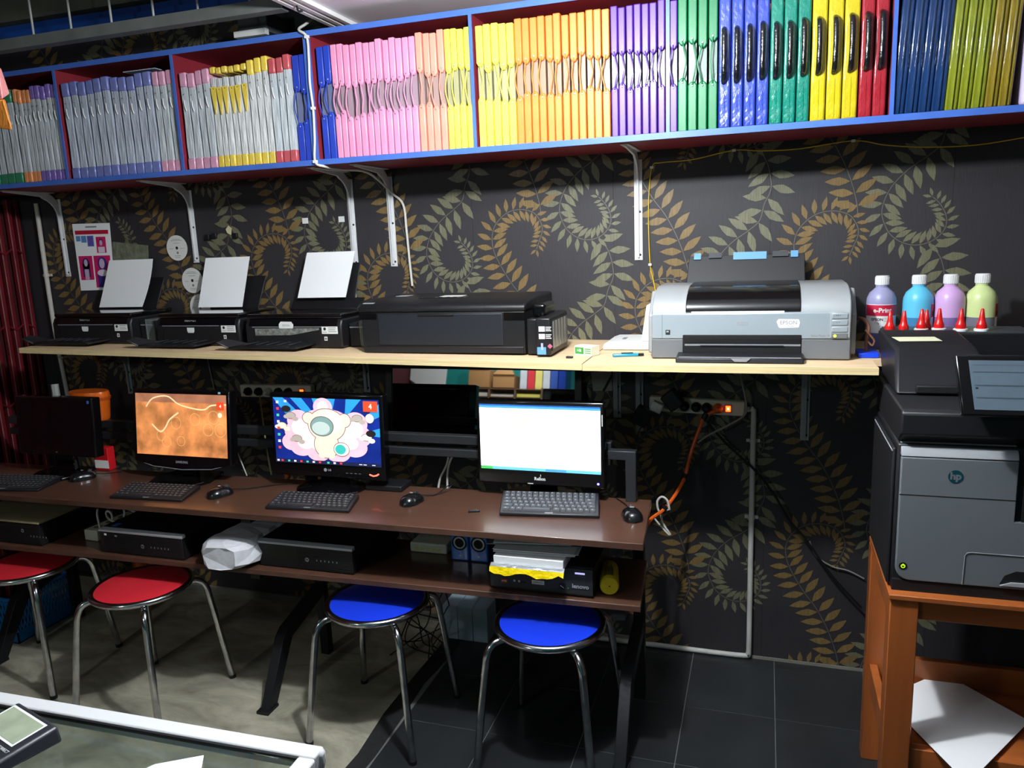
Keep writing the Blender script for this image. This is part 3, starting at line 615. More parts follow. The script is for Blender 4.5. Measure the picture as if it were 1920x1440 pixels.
MB().hexa([(xb-.03, -.25, 1.33), (xb+.004, -.25, 1.33), (xb+.004, -.05, 1.33), (xb-.03, -.05, 1.33), (xb-.010, -.25, 1.46), (xb+.012, -.25, 1.46), (xb+.012, -.05, 1.46), (xb-.010, -.05, 1.46)], WHT).build('raised_back', t, bevel=.004)

# ================================================================ WIDE SILVER PRINTER
yf = -.45; x0, x1 = at(1221, 620, Y=yf).x, at(1597, 620, Y=yf).x; z = 1.299; H = .235; yb = -.06
LG = mat('light_silver_body', (156, 160, 162), .42, metal=.15, vary=.02); MG = mat('mid_grey_body', (104, 107, 110), .5)
FRT = mat('bright_silver_front', (174, 186, 194), .32, metal=.35)
t = thing('wide_silver_printer', 'wide silver and grey photo printer with raised black rear tray', 'printer', ((x0+x1)/2, -.25, z))
a = .17*(x1-x0)
top = []
for k in range(9):
    an = k/8*math.pi/2; top.append((yf+.02+.17*(1-math.cos(an)), z+.150+.078*math.sin(an)))
prof = [(yf+.004, z+.012), (yf+.01, z), (yb, z), (yb, z+.200), (yb-.04, z+.228)]+top[::-1]
MB().prism(prof, 'x', x0, x1, LG).build('body_shell', t, bevel=.004)
inner = [(p[0]-.0025, p[1]+.0025) for p in top]
bx0, bx1 = x0+.13*(x1-x0)+.03, x1-.215*(x1-x0)-.015
m = MB(); m.prism([(yb-.05, z+.21)]+[(yb-.05, z+.2310)]+inner[::-1]+[(yf+.03, z+.145)], 'x', bx0, bx1, mat('smoked_black_cover', (16, 16, 17), .16, coat=.5)); m.build('smoked_top_cover', t, bevel=.003)
MB().box(x0+.003, x1-.003, yf-.002, yf+.02, z+.068, z+.150, FRT).build('front_panel', t, bevel=.003)
MB().box(x0+.001, x1-.002, yf-.001, yf+.02, z+.003, z+.067, MG).build('lower_front', t, bevel=.003)
MB().box(bx0+.02, bx1-.05, yf+.004, yf+.04, z+.150, z+.155, WHT).build('cover_lip', t)
m = MB(); m.box(bx0-.008, bx1+.004, yf-.0032, yf+.01, z+.020, z+.082, BLKD); ob = m.build('output_bay', t, bevel=.004)
m = MB(); m.box(bx0, bx1, yf-.0045, yf-.003, z+.045, z+.051, GREYP); m.box(bx0+.05, bx1-.05, yf-.006, yf-.0045, z+.0435, z+.047, BLK); m.box(bx0, bx1, yf-.0042, yf-.003, z+.054, z+.068, BLK); m.build('bay_rollers', ob)
m = MB(); m.prism([(yf-.001, z+.017), (yf-.001, z+.024), (yf-.078, z+.016), (yf-.082, z-.0), (yf-.076, z+.0005)], 'x', bx0-.022, bx1+.008, BLK); tr = m.build('folding_output_tray', t, bevel=.003)
m = MB(); m.box(bx0-.012, bx1, yf-.074, yf-.066, z+.0155, z+.0185, GREYP); m.prism([((bx0+bx1)/2-.03, z+.0165), ((bx0+bx1)/2-.018, z+.006), ((bx0+bx1)/2+.018, z+.006), ((bx0+bx1)/2+.03, z+.0165)], 'y', yf-.0835, yf-.079, GREYP); m.build('tray_handle', tr)
m = MB(); m.box(x1-.062, x1-.004, yf-.004, yf, z+.072, z+.152, LG); cp = m.build('button_panel', t, bevel=.002)
for k, zz_ in enumerate((.136, .115, .094, .074)): MB().box(x1-.058, x1-.012, yf-.0065, yf-.003, z+zz_-.004, z+zz_+.012, FRT if k < 3 else MG).build('button', cp, bevel=.002)
m = MB(); disc(m, FR(x1-.048, yf-.0070, z+.078), .0045, mat('green_led', (200, 255, 60), .4, emit=1.2), 12); m.build('status_light', cp)
m = MB()
for a_, zz_ in (((x1-.04), .142), ((x1-.04), .121)): m.text('A B C' if zz_ > .13 else 'o  o', .006, FR(a_, yf-.0069, z+zz_), INK)
m.build('button_print', cp)
m = MB(); m.add([FR(x0+.70*(x1-x0), yf-.0026, z+.117) @ Vector(p) for p in ((-.030, -.010, 0), (-.026, -.015, 0), (.03, -.013, 0), (.034, .002, 0), (.03, .013, 0), (-.03, .014, 0), (-.036, .006, 0))], [tuple(range(7))], STK); m.text('EPSON', .017, FR(x0+.70*(x1-x0), yf-.003, z+.119), GREYP); m.text('STYLUS', .006, FR(x0+.71*(x1-x0), yf-.003, z+.108), GREYP); m.build('brand_sticker', t, smooth=False)
m = MB(); rect(m, FR(x0+.475*(x1-x0), yf-.0026, z+.117), -.017, .017, -.005, .005, mat('grey_badge', (150, 155, 160), .4)); m.text('EPSON', .008, FR(x0+.475*(x1-x0), yf-.003, z+.117), SILV); m.build('brand_badge', t)
m = MB(); m.text('Stylus Photo 1390', .0085, FR(x0+.86*(x1-x0), yf-.003, z+.078), GREYP); m.build('model_lettering', t)
m = MB(); rect(m, FR(x0+.055, yf-.003, z+.089), -.0075, .0075, -.008, .008, INK); rect(m, FR(x0+.054, yf-.0034, z+.090), -.004, .004, -.001, .004, FRT); m.build('energy_label', t)
MB().box(x0+.036, x0+.037, yf-.0028, yf, z+.07, z+.149, MG).build('panel_joint', t)
MB().prism([(yf+.045, z+.012), (yb-.02, z+.012), (yb-.02, z+.2), (yf+.14, z+.215), (yf+.05, z+.14)], 'x', x1, x1+.018, LG).build('right_side_cheek', t, bevel=.006, seg=3)
MB().prism([(yf+.045, z+.012), (yb-.02, z+.012), (yb-.02, z+.2), (yf+.14, z+.215), (yf+.05, z+.14)], 'x', x0-.016, x0, LG).build('left_side_cheek', t, bevel=.006, seg=3)
ux0, ux1 = at(1288, 530, Y=-.08).x, at(1509, 530, Y=-.08).x
m = MB(); m.slab([(ux0, -.115, z+.215), (ux1, -.115, z+.215), (ux1-.002, -.062, z+.322), (ux0+.006, -.062, z+.322)], .006, mat('matte_black_tray', (20, 20, 23), .55)); rt = m.build('rear_paper_tray', t, bevel=.002)
TB = mat('light_blue_tape', (92, 150, 196), .5)
for a_, b_, h_, m_ in ((.06, .12, .018, TB), (.19, .30, .014, GREYD), (.40, .68, .022, TB), (.73, .86, .014, GREYD), (.88, .94, .018, TB)):
    xa, xb = ux0+(ux1-ux0)*a_, ux0+(ux1-ux0)*b_; MB().slab([(xa, -.0745, z+.322-h_+.006), (xb, -.0745, z+.322-h_+.006), (xb, -.0640, z+.332), (xa, -.0640, z+.332)], .001 if m_ is TB else .008, m_).build('blue_tape' if m_ is TB else 'tray_catch', rt)

# ================================================================ INK BOTTLES AND NOZZLES
def bottle(px, liquid, label, lbl):
    x = at(px, 575, Y=-.17).x; y = -.17; z = 1.2995; r = .0465; t = thing('ink_bottle', label, 'bottle', (x, y, z), 'ink bottles behind the office copier')
    plastic = mat('frosted_'+liquid[0], liquid[1], .35, vary=.04); full = mat('inner_'+liquid[0], liquid[2], .35)
    m = MB(); m.lathe([(r*.94, 0), (r, .006), (r, .105)], (x, y, z), full, 28); m.build('filled_part', t)
    m = MB(); m.lathe([(r, .105), (r, .152), (r*.97, .168), (r*.82, .186), (r*.5, .200), (r*.42, .204), (r*.42, .212)], (x, y, z), plastic, 28); m.build('clear_upper_part', t)
    m = MB(); m.lathe([(.0215, .2125), (.0215, .240), (.0195, .2425), (0, .2430)], (x, y, z), WHT, 24)
    for k in range(24): an = 2*math.pi*k/24; m.box(x+.0212*math.cos(an)-.0011, x+.0212*math.cos(an)+.0011, y+.0212*math.sin(an)-.0011, y+.0212*math.sin(an)+.0011, z+.214, z+.238, WHT)
    m.build('screw_cap', t)
    def wrap(a0, a1, z0, z1, mt, nm, rr=1.006):
        n = 12; vs = []
        for k in range(n+1):
            an = a0+(a1-a0)*k/n; vs += [(x+r*rr*math.cos(an), y+r*rr*math.sin(an), z+z0), (x+r*rr*math.cos(an), y+r*rr*math.sin(an), z+z1)]
        return MB().add(vs, [(2*k, 2*k+2, 2*k+3, 2*k+1) for k in range(n)], mt).build(nm, t)
    if lbl == 1:
        wrap(-2.9, -.35, .055, .150, STK, 'paper_label'); wrap(-2.9, -.35, .112, .148, mat('crimson_print', (190, 24, 60), .5), 'crimson_band', 1.012)
        m = MB(); 
        def bend(s_, size, zc, ac, mt, bold=0):
            vs, fs = text_data(s_, size, 'CENTER', bold); m.add([(x+r*1.018*math.cos(-math.pi/2+ac+v.x/r), y+r*1.018*math.sin(-math.pi/2+ac+v.x/r), z+zc+v.y) for v in vs], fs, mt)
        bend('e-Print', .021, .130, -.02, STK, .0006); bend('EPSON', .012, .100, -.35, INK, .0004); bend('1 kg', .008, .088, -.35, INK); bend('INK FOR INKJET', .005, .103, .5, GREYP); bend('PHOTO QUALITY', .005, .095, .5, GREYP)
        m.build('label_print', t)
    elif lbl == 2: wrap(-.75, .1, .06, .150, STK, 'paper_label'); wrap(-.75, .1, .105, .148, mat('crimson_print', (190, 24, 60), .5), 'crimson_band', 1.012); wrap(-.62, .1, .11, .125, INK, 'label_print', 1.016)
bottle(1652, ('violet_ink', (150, 150, 185), (96, 100, 150)), 'grey-violet ink bottle with a crimson label and white cap', 1)
bottle(1721, ('cyan_ink', (96, 190, 225), (60, 120, 165)), 'cyan ink bottle with white cap, second from left', 2)
bottle(1780, ('pink_ink', (205, 165, 215), (120, 100, 150)), 'pale pink ink bottle with white cap', 0)
bottle(1839, ('yellow_ink', (200, 215, 150), (110, 110, 125)), 'pale yellow ink bottle with white cap, rightmost', 2)
# external tank box with nozzle caps on it
tx0, tx1, ty0, ty1 = .36, .76, -.42, -.27
t = thing('external_ink_tank', 'black external ink tank box between the bottles and the copier', 'ink tank', ((tx0+tx1)/2, -.34, 1.2995))
ZT = 1.386
MB().box(tx0, tx1, ty0, ty1, 1.2995, ZT-.006, BLK).build('tank_case', t, bevel=.004); MB().box(tx0+.004, tx1-.004, ty0+.004, ty1-.004, ZT-.006, ZT-.002, GREYD).build('tank_lid', t)
REDP = mat('red_nozzle_plastic', (205, 24, 24), .35, coat=.2)
for i, (px, yy) in enumerate(((1669, -.36), (1695, -.36), (1728, -.38), (1737, -.34), (1761, -.37), (1802, -.385), (1841, -.385))):
    x = at(px, 600, Y=yy).x; white = i in (2, 4, 5, 6)
    z = ZT-.002
    t2 = thing('nozzle_cap', 'red conical nozzle cap on the ink tank, %s of seven from the left' % ORD[i], 'nozzle', (x, yy, z), 'red nozzle caps on the ink tank')
    if white: MB().lathe([(.020, 0), (.020, .006), (.018, .007)], (x, yy, z), WHT, 20).build('white_base', t2)
    b = .007 if white else .0
    MB().lathe([(.014, b), (.014, b+.014), (.011, b+.018), (.0085, b+.030), (.0045, b+.058), (.0025, b+.060)], (x, yy, z), REDP, 20).build('cone', t2)
    MB().lathe([(.0148, b+.003), (.0148, b+.012)], (x, yy, z), REDP, 12).build('knurled_ring', t2)
# brown cord and blue clip beside the silver printer
m = MB(); BRN = mat('brown_rubber_hose', (110, 70, 52), .5)
pts = smooth_path([(.292, -.30, 1.415), (.306, -.33, 1.412), (.316, -.35, 1.39), (.312, -.36, 1.35), (.312, -.36, 1.318), (.312, -.36, 1.3165)], 6); m.tube(pts, .006, BRN, 8)
m.tube(smooth_path([(.305, -.368, 1.385), (.322, -.372, 1.365), (.332, -.375, 1.350), (.326, -.375, 1.336), (.314, -.37, 1.348)], 6), .0035, BRN, 6)
tag(m.build('ink_hose'), 'brown rubber ink hose tied in a loop beside the silver printer', 'hose')
m = MB(); m.box(.285, .345, -.40, -.30, 1.2995, 1.315, mat('bright_blue_plastic', (24, 70, 225), .3)); tag(m.build('blue_tray', bevel=.002), 'bright blue plastic piece on the shelf at the foot of the brown hose', 'tray')
# ================================================================ LONG DESK
DZ, LZ = 0.80, 0.58
BRW = mat('brown_lacquered_wood', (80, 54, 42), .30, vary=.14, vscale=4, stretch=(.6, 6, 6), coat=.25, bump=.02, bscale=40); BRE = mat('worn_brown_edge', (78, 52, 40), .5, vary=.35, vscale=12, stretch=(.6, 1, 1))
t = thing('long_desk', 'long brown computer desk with lower shelf on black steel legs, along the wall', 'desk', (-1.9, -.65, 0))
def plank(nm, xa, xb, fa, fb, ba, bb, z0, z1):
    o = MB().hexa([(xa, fa, z0), (xb, fb, z0), (xb-.03, bb, z0), (xa, ba, z0), (xa, fa, z1), (xb, fb, z1), (xb-.03, bb, z1), (xa, ba, z1)], BRW).build(nm, t, bevel=.002)
    MB().hexa([(xa, fa-.0015, z0+.002), (xb, fb-.0015, z0+.002), (xb, fb+.001, z0+.002), (xa, fa+.001, z0+.002), (xa, fa-.0015, z1-.001), (xb, fb-.0015, z1-.001), (xb, fb+.001, z1-.001), (xa, fa+.001, z1-.001)], BRE).build('front_edge', o)
plank('desk_top', -3.50, -.331, -.888, -.838, -.512, -.440, DZ-.022, DZ)
plank('lower_shelf', -3.50, -.346, -.875, -.803, -.470, -.450, LZ-.020, LZ)
for x in (-3.116, -1.754, -.415):
    m = MB()
    pf = [(-.83, 0), (-.78, 0), (-.64, .215), (-.385, .280), (-.385, .330), (-.665, .262), (-.70, .235)]
    m.prism(pf, 'x', x-.02, x+.02, STEEL); m.box(x-.026, x+.026, -.845, -.775, 0, .012, STEEL); m.build('front_foot', t, bevel=.002)
    MB().box(x-.02, x+.02, -.400, -.365, 0, (.985 if x < -.5 else .75), STEEL).build('rear_post', t, bevel=.002)
    MB().box(x-.02, x+.02, -.80, -.445, LZ-.055, LZ-.0205, STEEL).build('shelf_bearer', t); MB().box(x-.02, x+.02, -.82, -.445, DZ-.052, DZ-.0225, STEEL).build('top_bearer', t)
RAIL = mat('charcoal_square_tube', (48, 50, 53), .4, metal=.3)
MB().box(-3.30, -.50, -.435, -.402, .965, .998, RAIL).build('upper_rail', t, bevel=.002); MB().box(-3.30, -.50, -.437, -.404, .915, .945, RAIL).build('lower_rail', t, bevel=.002)
MB().prism([(-.445, DZ), (-.408, DZ), (-.408, .98), (-.505, .98), (-.505, .948), (-.445, .948)], 'y', -.475, -.440, RAIL).build('end_upright', t, bevel=.002)

# ================================================================ MONITORS
def screen_emit(name, c, s=1.0, vary=0, vscale=8): return mat(name, c, .25, emit=s*.58, vary=vary, vscale=vscale)
def monitor(x, y, zb, w, h, tilt, label, style, neck, base):
    t = thing('monitor', label, 'monitor', (x, y, DZ), None)
    T = Matrix.Translation((x, y, zb)) @ Matrix.Rotation(math.radians(-tilt), 4, 'X')
    m = MB(); m.T = T
    if style == 'round': m.prism([(-w/2, .03), (-w*.3, .008), (0, 0), (w*.3, .008), (w/2, .03), (w/2, h), (-w/2, h)], 'y', -.016, .03, BLKG)
    else: m.box(-w/2, w/2, -.014, .03, 0, h, BLKG)
    m.build('bezel', t, bevel=.005, seg=3)
    m = MB(); m.T = T; m.prism([(.03, .03), (.042, .07), (.042, h-.07), (.03, h-.02)], 'x', -w*.42, w*.42, BLK); m.build('rear_housing', t, bevel=.006)
    bz = {'round': (.016, .060, .016), 'lg': (.014, .052, .018), 'relion': (.012, .052, .014), 'off': (.012, .030, .012)}[style]
    sw, sh = w-2*bz[0], h-bz[1]-bz[2]; S = T @ FR(0, -.0165 if style == 'round' else -.0145, bz[1]+sh/2)
    m = MB()
    off = [0]
    def L(): off[0] += .00005; return S @ Matrix.Translation((0, 0, off[0]))
    X = lambda u: (u-.5)*sw
    Yv = lambda v: (.5-v)*sh
    if style == 'off': rect(m, L(), -sw/2, sw/2, -sh/2, sh/2, mat('dark_screen', (6, 6, 10), .15, coat=.3))
    elif style == 'round':
        rect(m, L(), -sw/2, sw/2, -sh/2, sh/2, screen_emit('sepia_wallpaper', (196, 124, 72), 1.0, .55, 11))
        rect(m, L(), X(0), X(1), Yv(.14), Yv(0), screen_emit('sepia_dusk', (170, 112, 84), .75, .3, 12))
        LT = screen_emit('pale_sepia', (240, 208, 160), .85)
        def poly(pts, mt): M_ = L(); m.add([M_ @ Vector((X(u), Yv(v), 0)) for u, v in pts], [tuple(range(len(pts)))], mt)
        def line(pts, wd, mt):
            M_ = L(); P_ = smooth_path([Vector((X(u), Yv(v), 0)) for u, v in pts], 5)
            for a, b in zip(P_[:-1], P_[1:]):
                n = Vector((-(b-a).y, (b-a).x, 0)).normalized()*wd; m.add([M_ @ q for q in (a-n, b-n, b+n, a+n)], [(0, 1, 2, 3)], mt)
        line([(.12, .22), (.2, .08), (.36, .04), (.48, .16), (.62, .22), (.76, .24), (.84, .17), (1, .15)], .0028, LT)
        line([(.18, .5), (.27, .62), (.33, .55), (.38, .42), (.48, .30)], .0032, LT)
        ORB = screen_emit('pale_ring', (224, 182, 120), .85)
        for u, v, r_ in ((.45, .47, .055), (.66, .40, .055), (.80, .56, .055), (.93, .56, .06), (.50, .76, .045), (.34, .78, .05), (.28, .68, .05), (.86, .36, .06)):
            M_ = L() @ Matrix.Translation((X(u), Yv(v), 0)); ring(m, M_, r_*sw-.0014, r_*sw, ORB, 24)
        M_ = L(); rect(m, M_, X(.895), X(.975), Yv(.24), Yv(.11), screen_emit('widget_red', (225, 70, 40), .9)); m.text('4', .020, L() @ Matrix.Translation((X(.937), Yv(.18), 0)), screen_emit('widget_white', (250, 240, 225), 1.0))
        disc(m, L() @ Matrix.Translation((X(.93), Yv(.32), 0)), .010, screen_emit('widget_cream', (238, 220, 185), .9), 20)
    elif style == 'lg':
        rect(m, L(), -sw/2, sw/2, -sh/2, sh/2, screen_emit('deep_blue_desktop', (18, 38, 120), .9, .25, 10))
        def poly(pts, mt): M_ = L(); m.add([M_ @ Vector((X(u), Yv(v), 0)) for u, v in pts], [tuple(range(len(pts)))], mt)
        sky = screen_emit('sky_blue_ray', (44, 140, 200), .9)
        for p in (((0, 0), (.10, 0), (.30, .3), (.2, .42)), ((.17, 0), (.28, 0), (.40, .25), (.34, .3)), ((.38, 0), (.60, 0), (.55, .3), (.44, .3)), ((.70, 0), (.84, 0), (.68, .3)), ((1, .06), (1, .25), (.75, .45)), ((1, .42), (1, .55), (.80, .52))): poly(p, sky)
        pk = screen_emit('pink_cloud', (240, 176, 190), 1.0, .08, 20); pp = screen_emit('pale_pink_cloud', (248, 214, 214), 1.0)
        def blob(u, v, ru, rv, mt): disc(m, L() @ Matrix.Translation((X(u), Yv(v), 0)), rv*sh, mt, 28, rx=ru*sw)
        for u, v, a, b in ((.24, .35, .11, .17), (.20, .52, .10, .15), (.16, .68, .09, .13), (.26, .76, .11, .13), (.42, .80, .12, .16), (.60, .82, .12, .14), (.76, .72, .12, .15), (.84, .55, .08, .15), (.78, .36, .11, .17), (.48, .13, .09, .14), (.5, .5, .30, .35)): blob(u, v, a, b, pk)
        for u, v, a, b in ((.5, .5, .26, .31), (.25, .45, .08, .13), (.77, .45, .08, .13), (.48, .12, .05, .08), (.3, .68, .08, .1), (.72, .66, .08, .1)): blob(u, v, a, b, pp)
        # plain rounded figure in an overall (generic)
        ln = screen_emit('soft_outline', (90, 70, 64), .8); cr = screen_emit('cream_figure', (228, 208, 186), .95); cr2 = screen_emit('cream_light', (242, 228, 208), 1.0)
        for u, v, a, b in ((.51, .40, .175, .245), (.34, .30, .055, .085), (.68, .32, .055, .10), (.50, .70, .115, .20)): blob(u, v, a+.006, b+.01, ln)
        for u, v, a, b in ((.51, .40, .175, .245), (.34, .30, .055, .085), (.68, .32, .055, .10), (.50, .70, .115, .20)): blob(u, v, a, b, cr)
        blob(.53, .36, .12, .17, cr2); blob(.465, .42, .112, .155, ln); blob(.465, .42, .105, .145, screen_emit('grey_teal_visor', (120, 150, 148), .85)); blob(.455, .45, .085, .10, screen_emit('pale_visor', (182, 196, 190), .9))
        for s_ in (.455, .54): blob(s_, .86, .035, .05, cr)
        blob(.64, .76, .075, .11, ln); blob(.64, .76, .07, .10, cr2); blob(.63, .76, .05, .075, screen_emit('teal_patch', (60, 176, 168), .9))
        gr = screen_emit('grey_toy', (168, 158, 150), .9); bl_ = screen_emit('black_toy', (36, 32, 36), .8)
        for u, v, mt in ((.17, .27, gr), (.22, .62, gr), (.80, .28, gr), (.88, .56, cr2), (.08, .43, cr)): blob(u, v, .05, .055, ln); blob(u, v, .045, .048, mt); blob(u+.045, v+.05, .03, .035, mt); blob(u-.045, v+.02, .025, .03, mt)
        blob(.13, .17, .045, .05, bl_); blob(.92, .50, .045, .05, bl_)
        M_ = L(); rect(m, M_, X(.86), X(.99), Yv(.175), Yv(.02), screen_emit('widget_red', (225, 70, 40), .9)); m.text('4', .026, L() @ Matrix.Translation((X(.925), Yv(.10), 0)), screen_emit('widget_white', (250, 240, 225), 1.0), bold=.0006)
        disc(m, L() @ Matrix.Translation((X(.915), Yv(.275), 0)), .0185, ln, 28); disc(m, L() @ Matrix.Translation((X(.915), Yv(.275), 0)), .017, screen_emit('clock_face', (240, 230, 210), 1.0), 28)
        M_ = L() @ Matrix.Translation((X(.915), Yv(.275), 0)); rect(m, M_, -.0005, .0005, 0, .012, ln); rect(m, M_, -.010, 0, -.0005, .0005, ln)
        for i in range(8): rect(m, L(), X(.035), X(.06), Yv(.05+.1*i+.04), Yv(.05+.1*i), screen_emit('icon_%d' % (i % 3), ((220, 220, 230), (220, 60, 60), (70, 190, 150))[i % 3], .9))
        rect(m, L(), X(.115), X(.14), Yv(.07), Yv(.035), screen_emit('icon_0', (220, 220, 230), .9))
        rect(m, L(), X(0), X(1), Yv(1), Yv(.945), screen_emit('taskbar', (28, 34, 66), .8))
        for i, u in enumerate((.015, .055, .12, .18, .24, .30, .36, .42, .50, .56, .62)): rect(m, L(), X(u), X(u+.022), Yv(.985), Yv(.957), screen_emit('icon_%d' % (i % 3), ((220, 220, 230), (220, 60, 60), (70, 190, 150))[i % 3], .9))
        for u in (.80, .84, .92): rect(m, L(), X(u), X(u+.03), Yv(.978), Yv(.966), screen_emit('icon_0', (220, 220, 230), .9))
    elif style == 'relion':
        rect(m, L(), -sw/2, sw/2, -sh/2, sh/2, screen_emit('bright_white_window', (250, 252, 255), 1.6))
        rect(m, L(), X(0), X(1), Yv(.055), Yv(0), screen_emit('title_bar_blue', (70, 140, 205), 1.0)); rect(m, L(), X(0), X(1), Yv(.020), Yv(0), screen_emit('title_bar_dark', (30, 84, 160), .9))
        m.text('picture window', .005, L() @ Matrix.Translation((X(.10), Yv(.028), 0)), screen_emit('widget_white', (250, 240, 225), 1.0)) if False else None
        rect(m, L(), X(.972), X(.978), Yv(.75), Yv(.07), screen_emit('scroll_grey', (190, 205, 225), 1.0))
        rect(m, L(), X(0), X(1), Yv(1), Yv(.955), screen_emit('xp_taskbar', (100, 180, 220), 1.0)); rect(m, L(), X(0), X(.10), Yv(1), Yv(.955), screen_emit('start_green', (60, 170, 80), 1.0)); rect(m, L(), X(.55), X(.72), Yv(.995), Yv(.962), screen_emit('title_bar_blue', (70, 140, 205), 1.0))
        for u, v, a, b in ((.33, .27, .030, .012), (.38, .25, .02, .010)): disc(m, L() @ Matrix.Translation((X(u), Yv(v), 0)) @ Matrix.Rotation(-.5, 4, 'Z'), b*sh*1.5, screen_emit('faint_sand', (226, 196, 168), 1.0), 12, rx=a*sw)
    m.build('screen', t, smooth=False)
    # logo, buttons, light
    fy = -.0168 if style == 'round' else -.0148
    m = MB(); S2 = T @ FR(0, fy, .024)
    if style == 'round': m.text('SAMSUNG', .013, T @ FR(0, fy, .034), SILV, bold=.0004)
    if style == 'lg': disc(m, T @ FR(-.012, fy, .030), .0068, SILV, 20); m.text('LG', .011, T @ FR(.006, fy, .030), SILV, bold=.0004); [rect(m, T @ FR(.08+.018*k, fy, .022), -.005, .005, -.001, .001, GREYP) for k in range(4)]
    if style == 'relion': m.text('Relion', .016, S2, STK, bold=.0006); rect(m, T @ FR(.003, fy, .036), -.0012, .0012, -.004, .004, STK)
    if style == 'off': m.text('LG', .008, T @ FR(0, fy, .015), SILV)
    m.build('brand_lettering', t)
    if style == 'lg': m = MB(); m.tube([T @ Vector(p) for p in ((.175, fy, .022), (.19, fy-.001, .017), (.205, fy-.001, .020), (.213, fy, .026))], .0028, mat('red_glow_light', (255, 90, 70), .4, emit=2.0), 6); m.build('power_light', t)
    if style == 'relion': m = MB(); disc(m, T @ FR(w/2-.022, fy, .018), .003, mat('blue_white_led', (200, 200, 255), .4, emit=4), 12); ring(m, T @ FR(w/2-.022, fy-.0001, .018), .003, .005, mat('blue_led', (70, 50, 230), .4, emit=2.0), 12); m.build('power_light', t); m = MB(); rect(m, T @ FR(w/2-.006, fy, h*.80), -.0015, .0015, -.02, .02, STK); rect(m, T @ FR(-.035, fy-.0005, .006), -.010, .010, -.0016, .0016, STK); m.build('scuff_marks', t)
    if style == 'round': m = MB(); m.tube([T @ Vector(p) for p in ((-w/2+.004, -.012, .034), (-w*.3, -.017, .012), (0, -.017, .004), (w*.3, -.017, .012), (w/2-.004, -.012, .034))], .0016, GREYP, 6); m.build('silver_trim', t); m = MB(); rect(m, T @ FR(w*.40, fy, h-.008), -.006, .006, -.004, .004, mat('sky_sticker', (150, 200, 225), .5)); m.build('sticker', t)
    if style == 'off': m = MB(); rect(m, T @ FR(w*.45, fy, h-.018), -.006, .006, -.006, .006, mat('blue_sticker', (60, 110, 180), .5)); m.build('sticker', t)
    m = MB(); nw = neck; m.prism([(x-nw, DZ+.012), (x+nw, DZ+.012), (x+nw*.85, zb+.06), (x-nw*.85, zb+.06)], 'y', y+.02, y+.045, BLKG); m.build('neck', t, bevel=.004)
    m = MB()
    if base[0] == 'oval': m.lathe([(base[1], 0), (base[1], .006), (base[1]*.92, .010), (base[1]*.3, .020), (0, .022)], (0, 0, 0), BLKG, 36); m.v = [Vector((q.x+x, q.y*base[2]+y+.0, q.z+DZ)) for q in m.v]
    else: a, b = base[1], base[2]; y2 = y+(base[3] if len(base) > 3 else 0); m.prism([(x-a, y2-b*.2), (x-a*.75, y2-b), (x+a*.75, y2-b), (x+a, y2-b*.2), (x+a*.8, y2+b), (x-a*.8, y2+b)], 'z', DZ, DZ+.013, BLKG)
    m.build('stand_base', t, bevel=.003)
    return t
monitor(-2.83, -.60, .885, .420, .250, 4, 'black monitor with dark switched-off screen at the left end of the desk', 'off', .05, ('hex', .115, .085))
monitor(-2.222, -.565, .842, .475, .326, 7, 'glossy black monitor with curved lower edge showing a sepia orange picture', 'round', .035, ('hex', .135, .10))
monitor(-1.562, -.545, .846, .480, .322, 3, 'glossy black monitor showing a pink cloud picture on a blue desktop', 'lg', .06, ('oval', .14, .75))
monitor(-.742, -.495, .850, .462, .302, 2, 'black monitor with bright white screen at the right end of the desk', 'relion', .05, ('hex', .14, .042, .035))

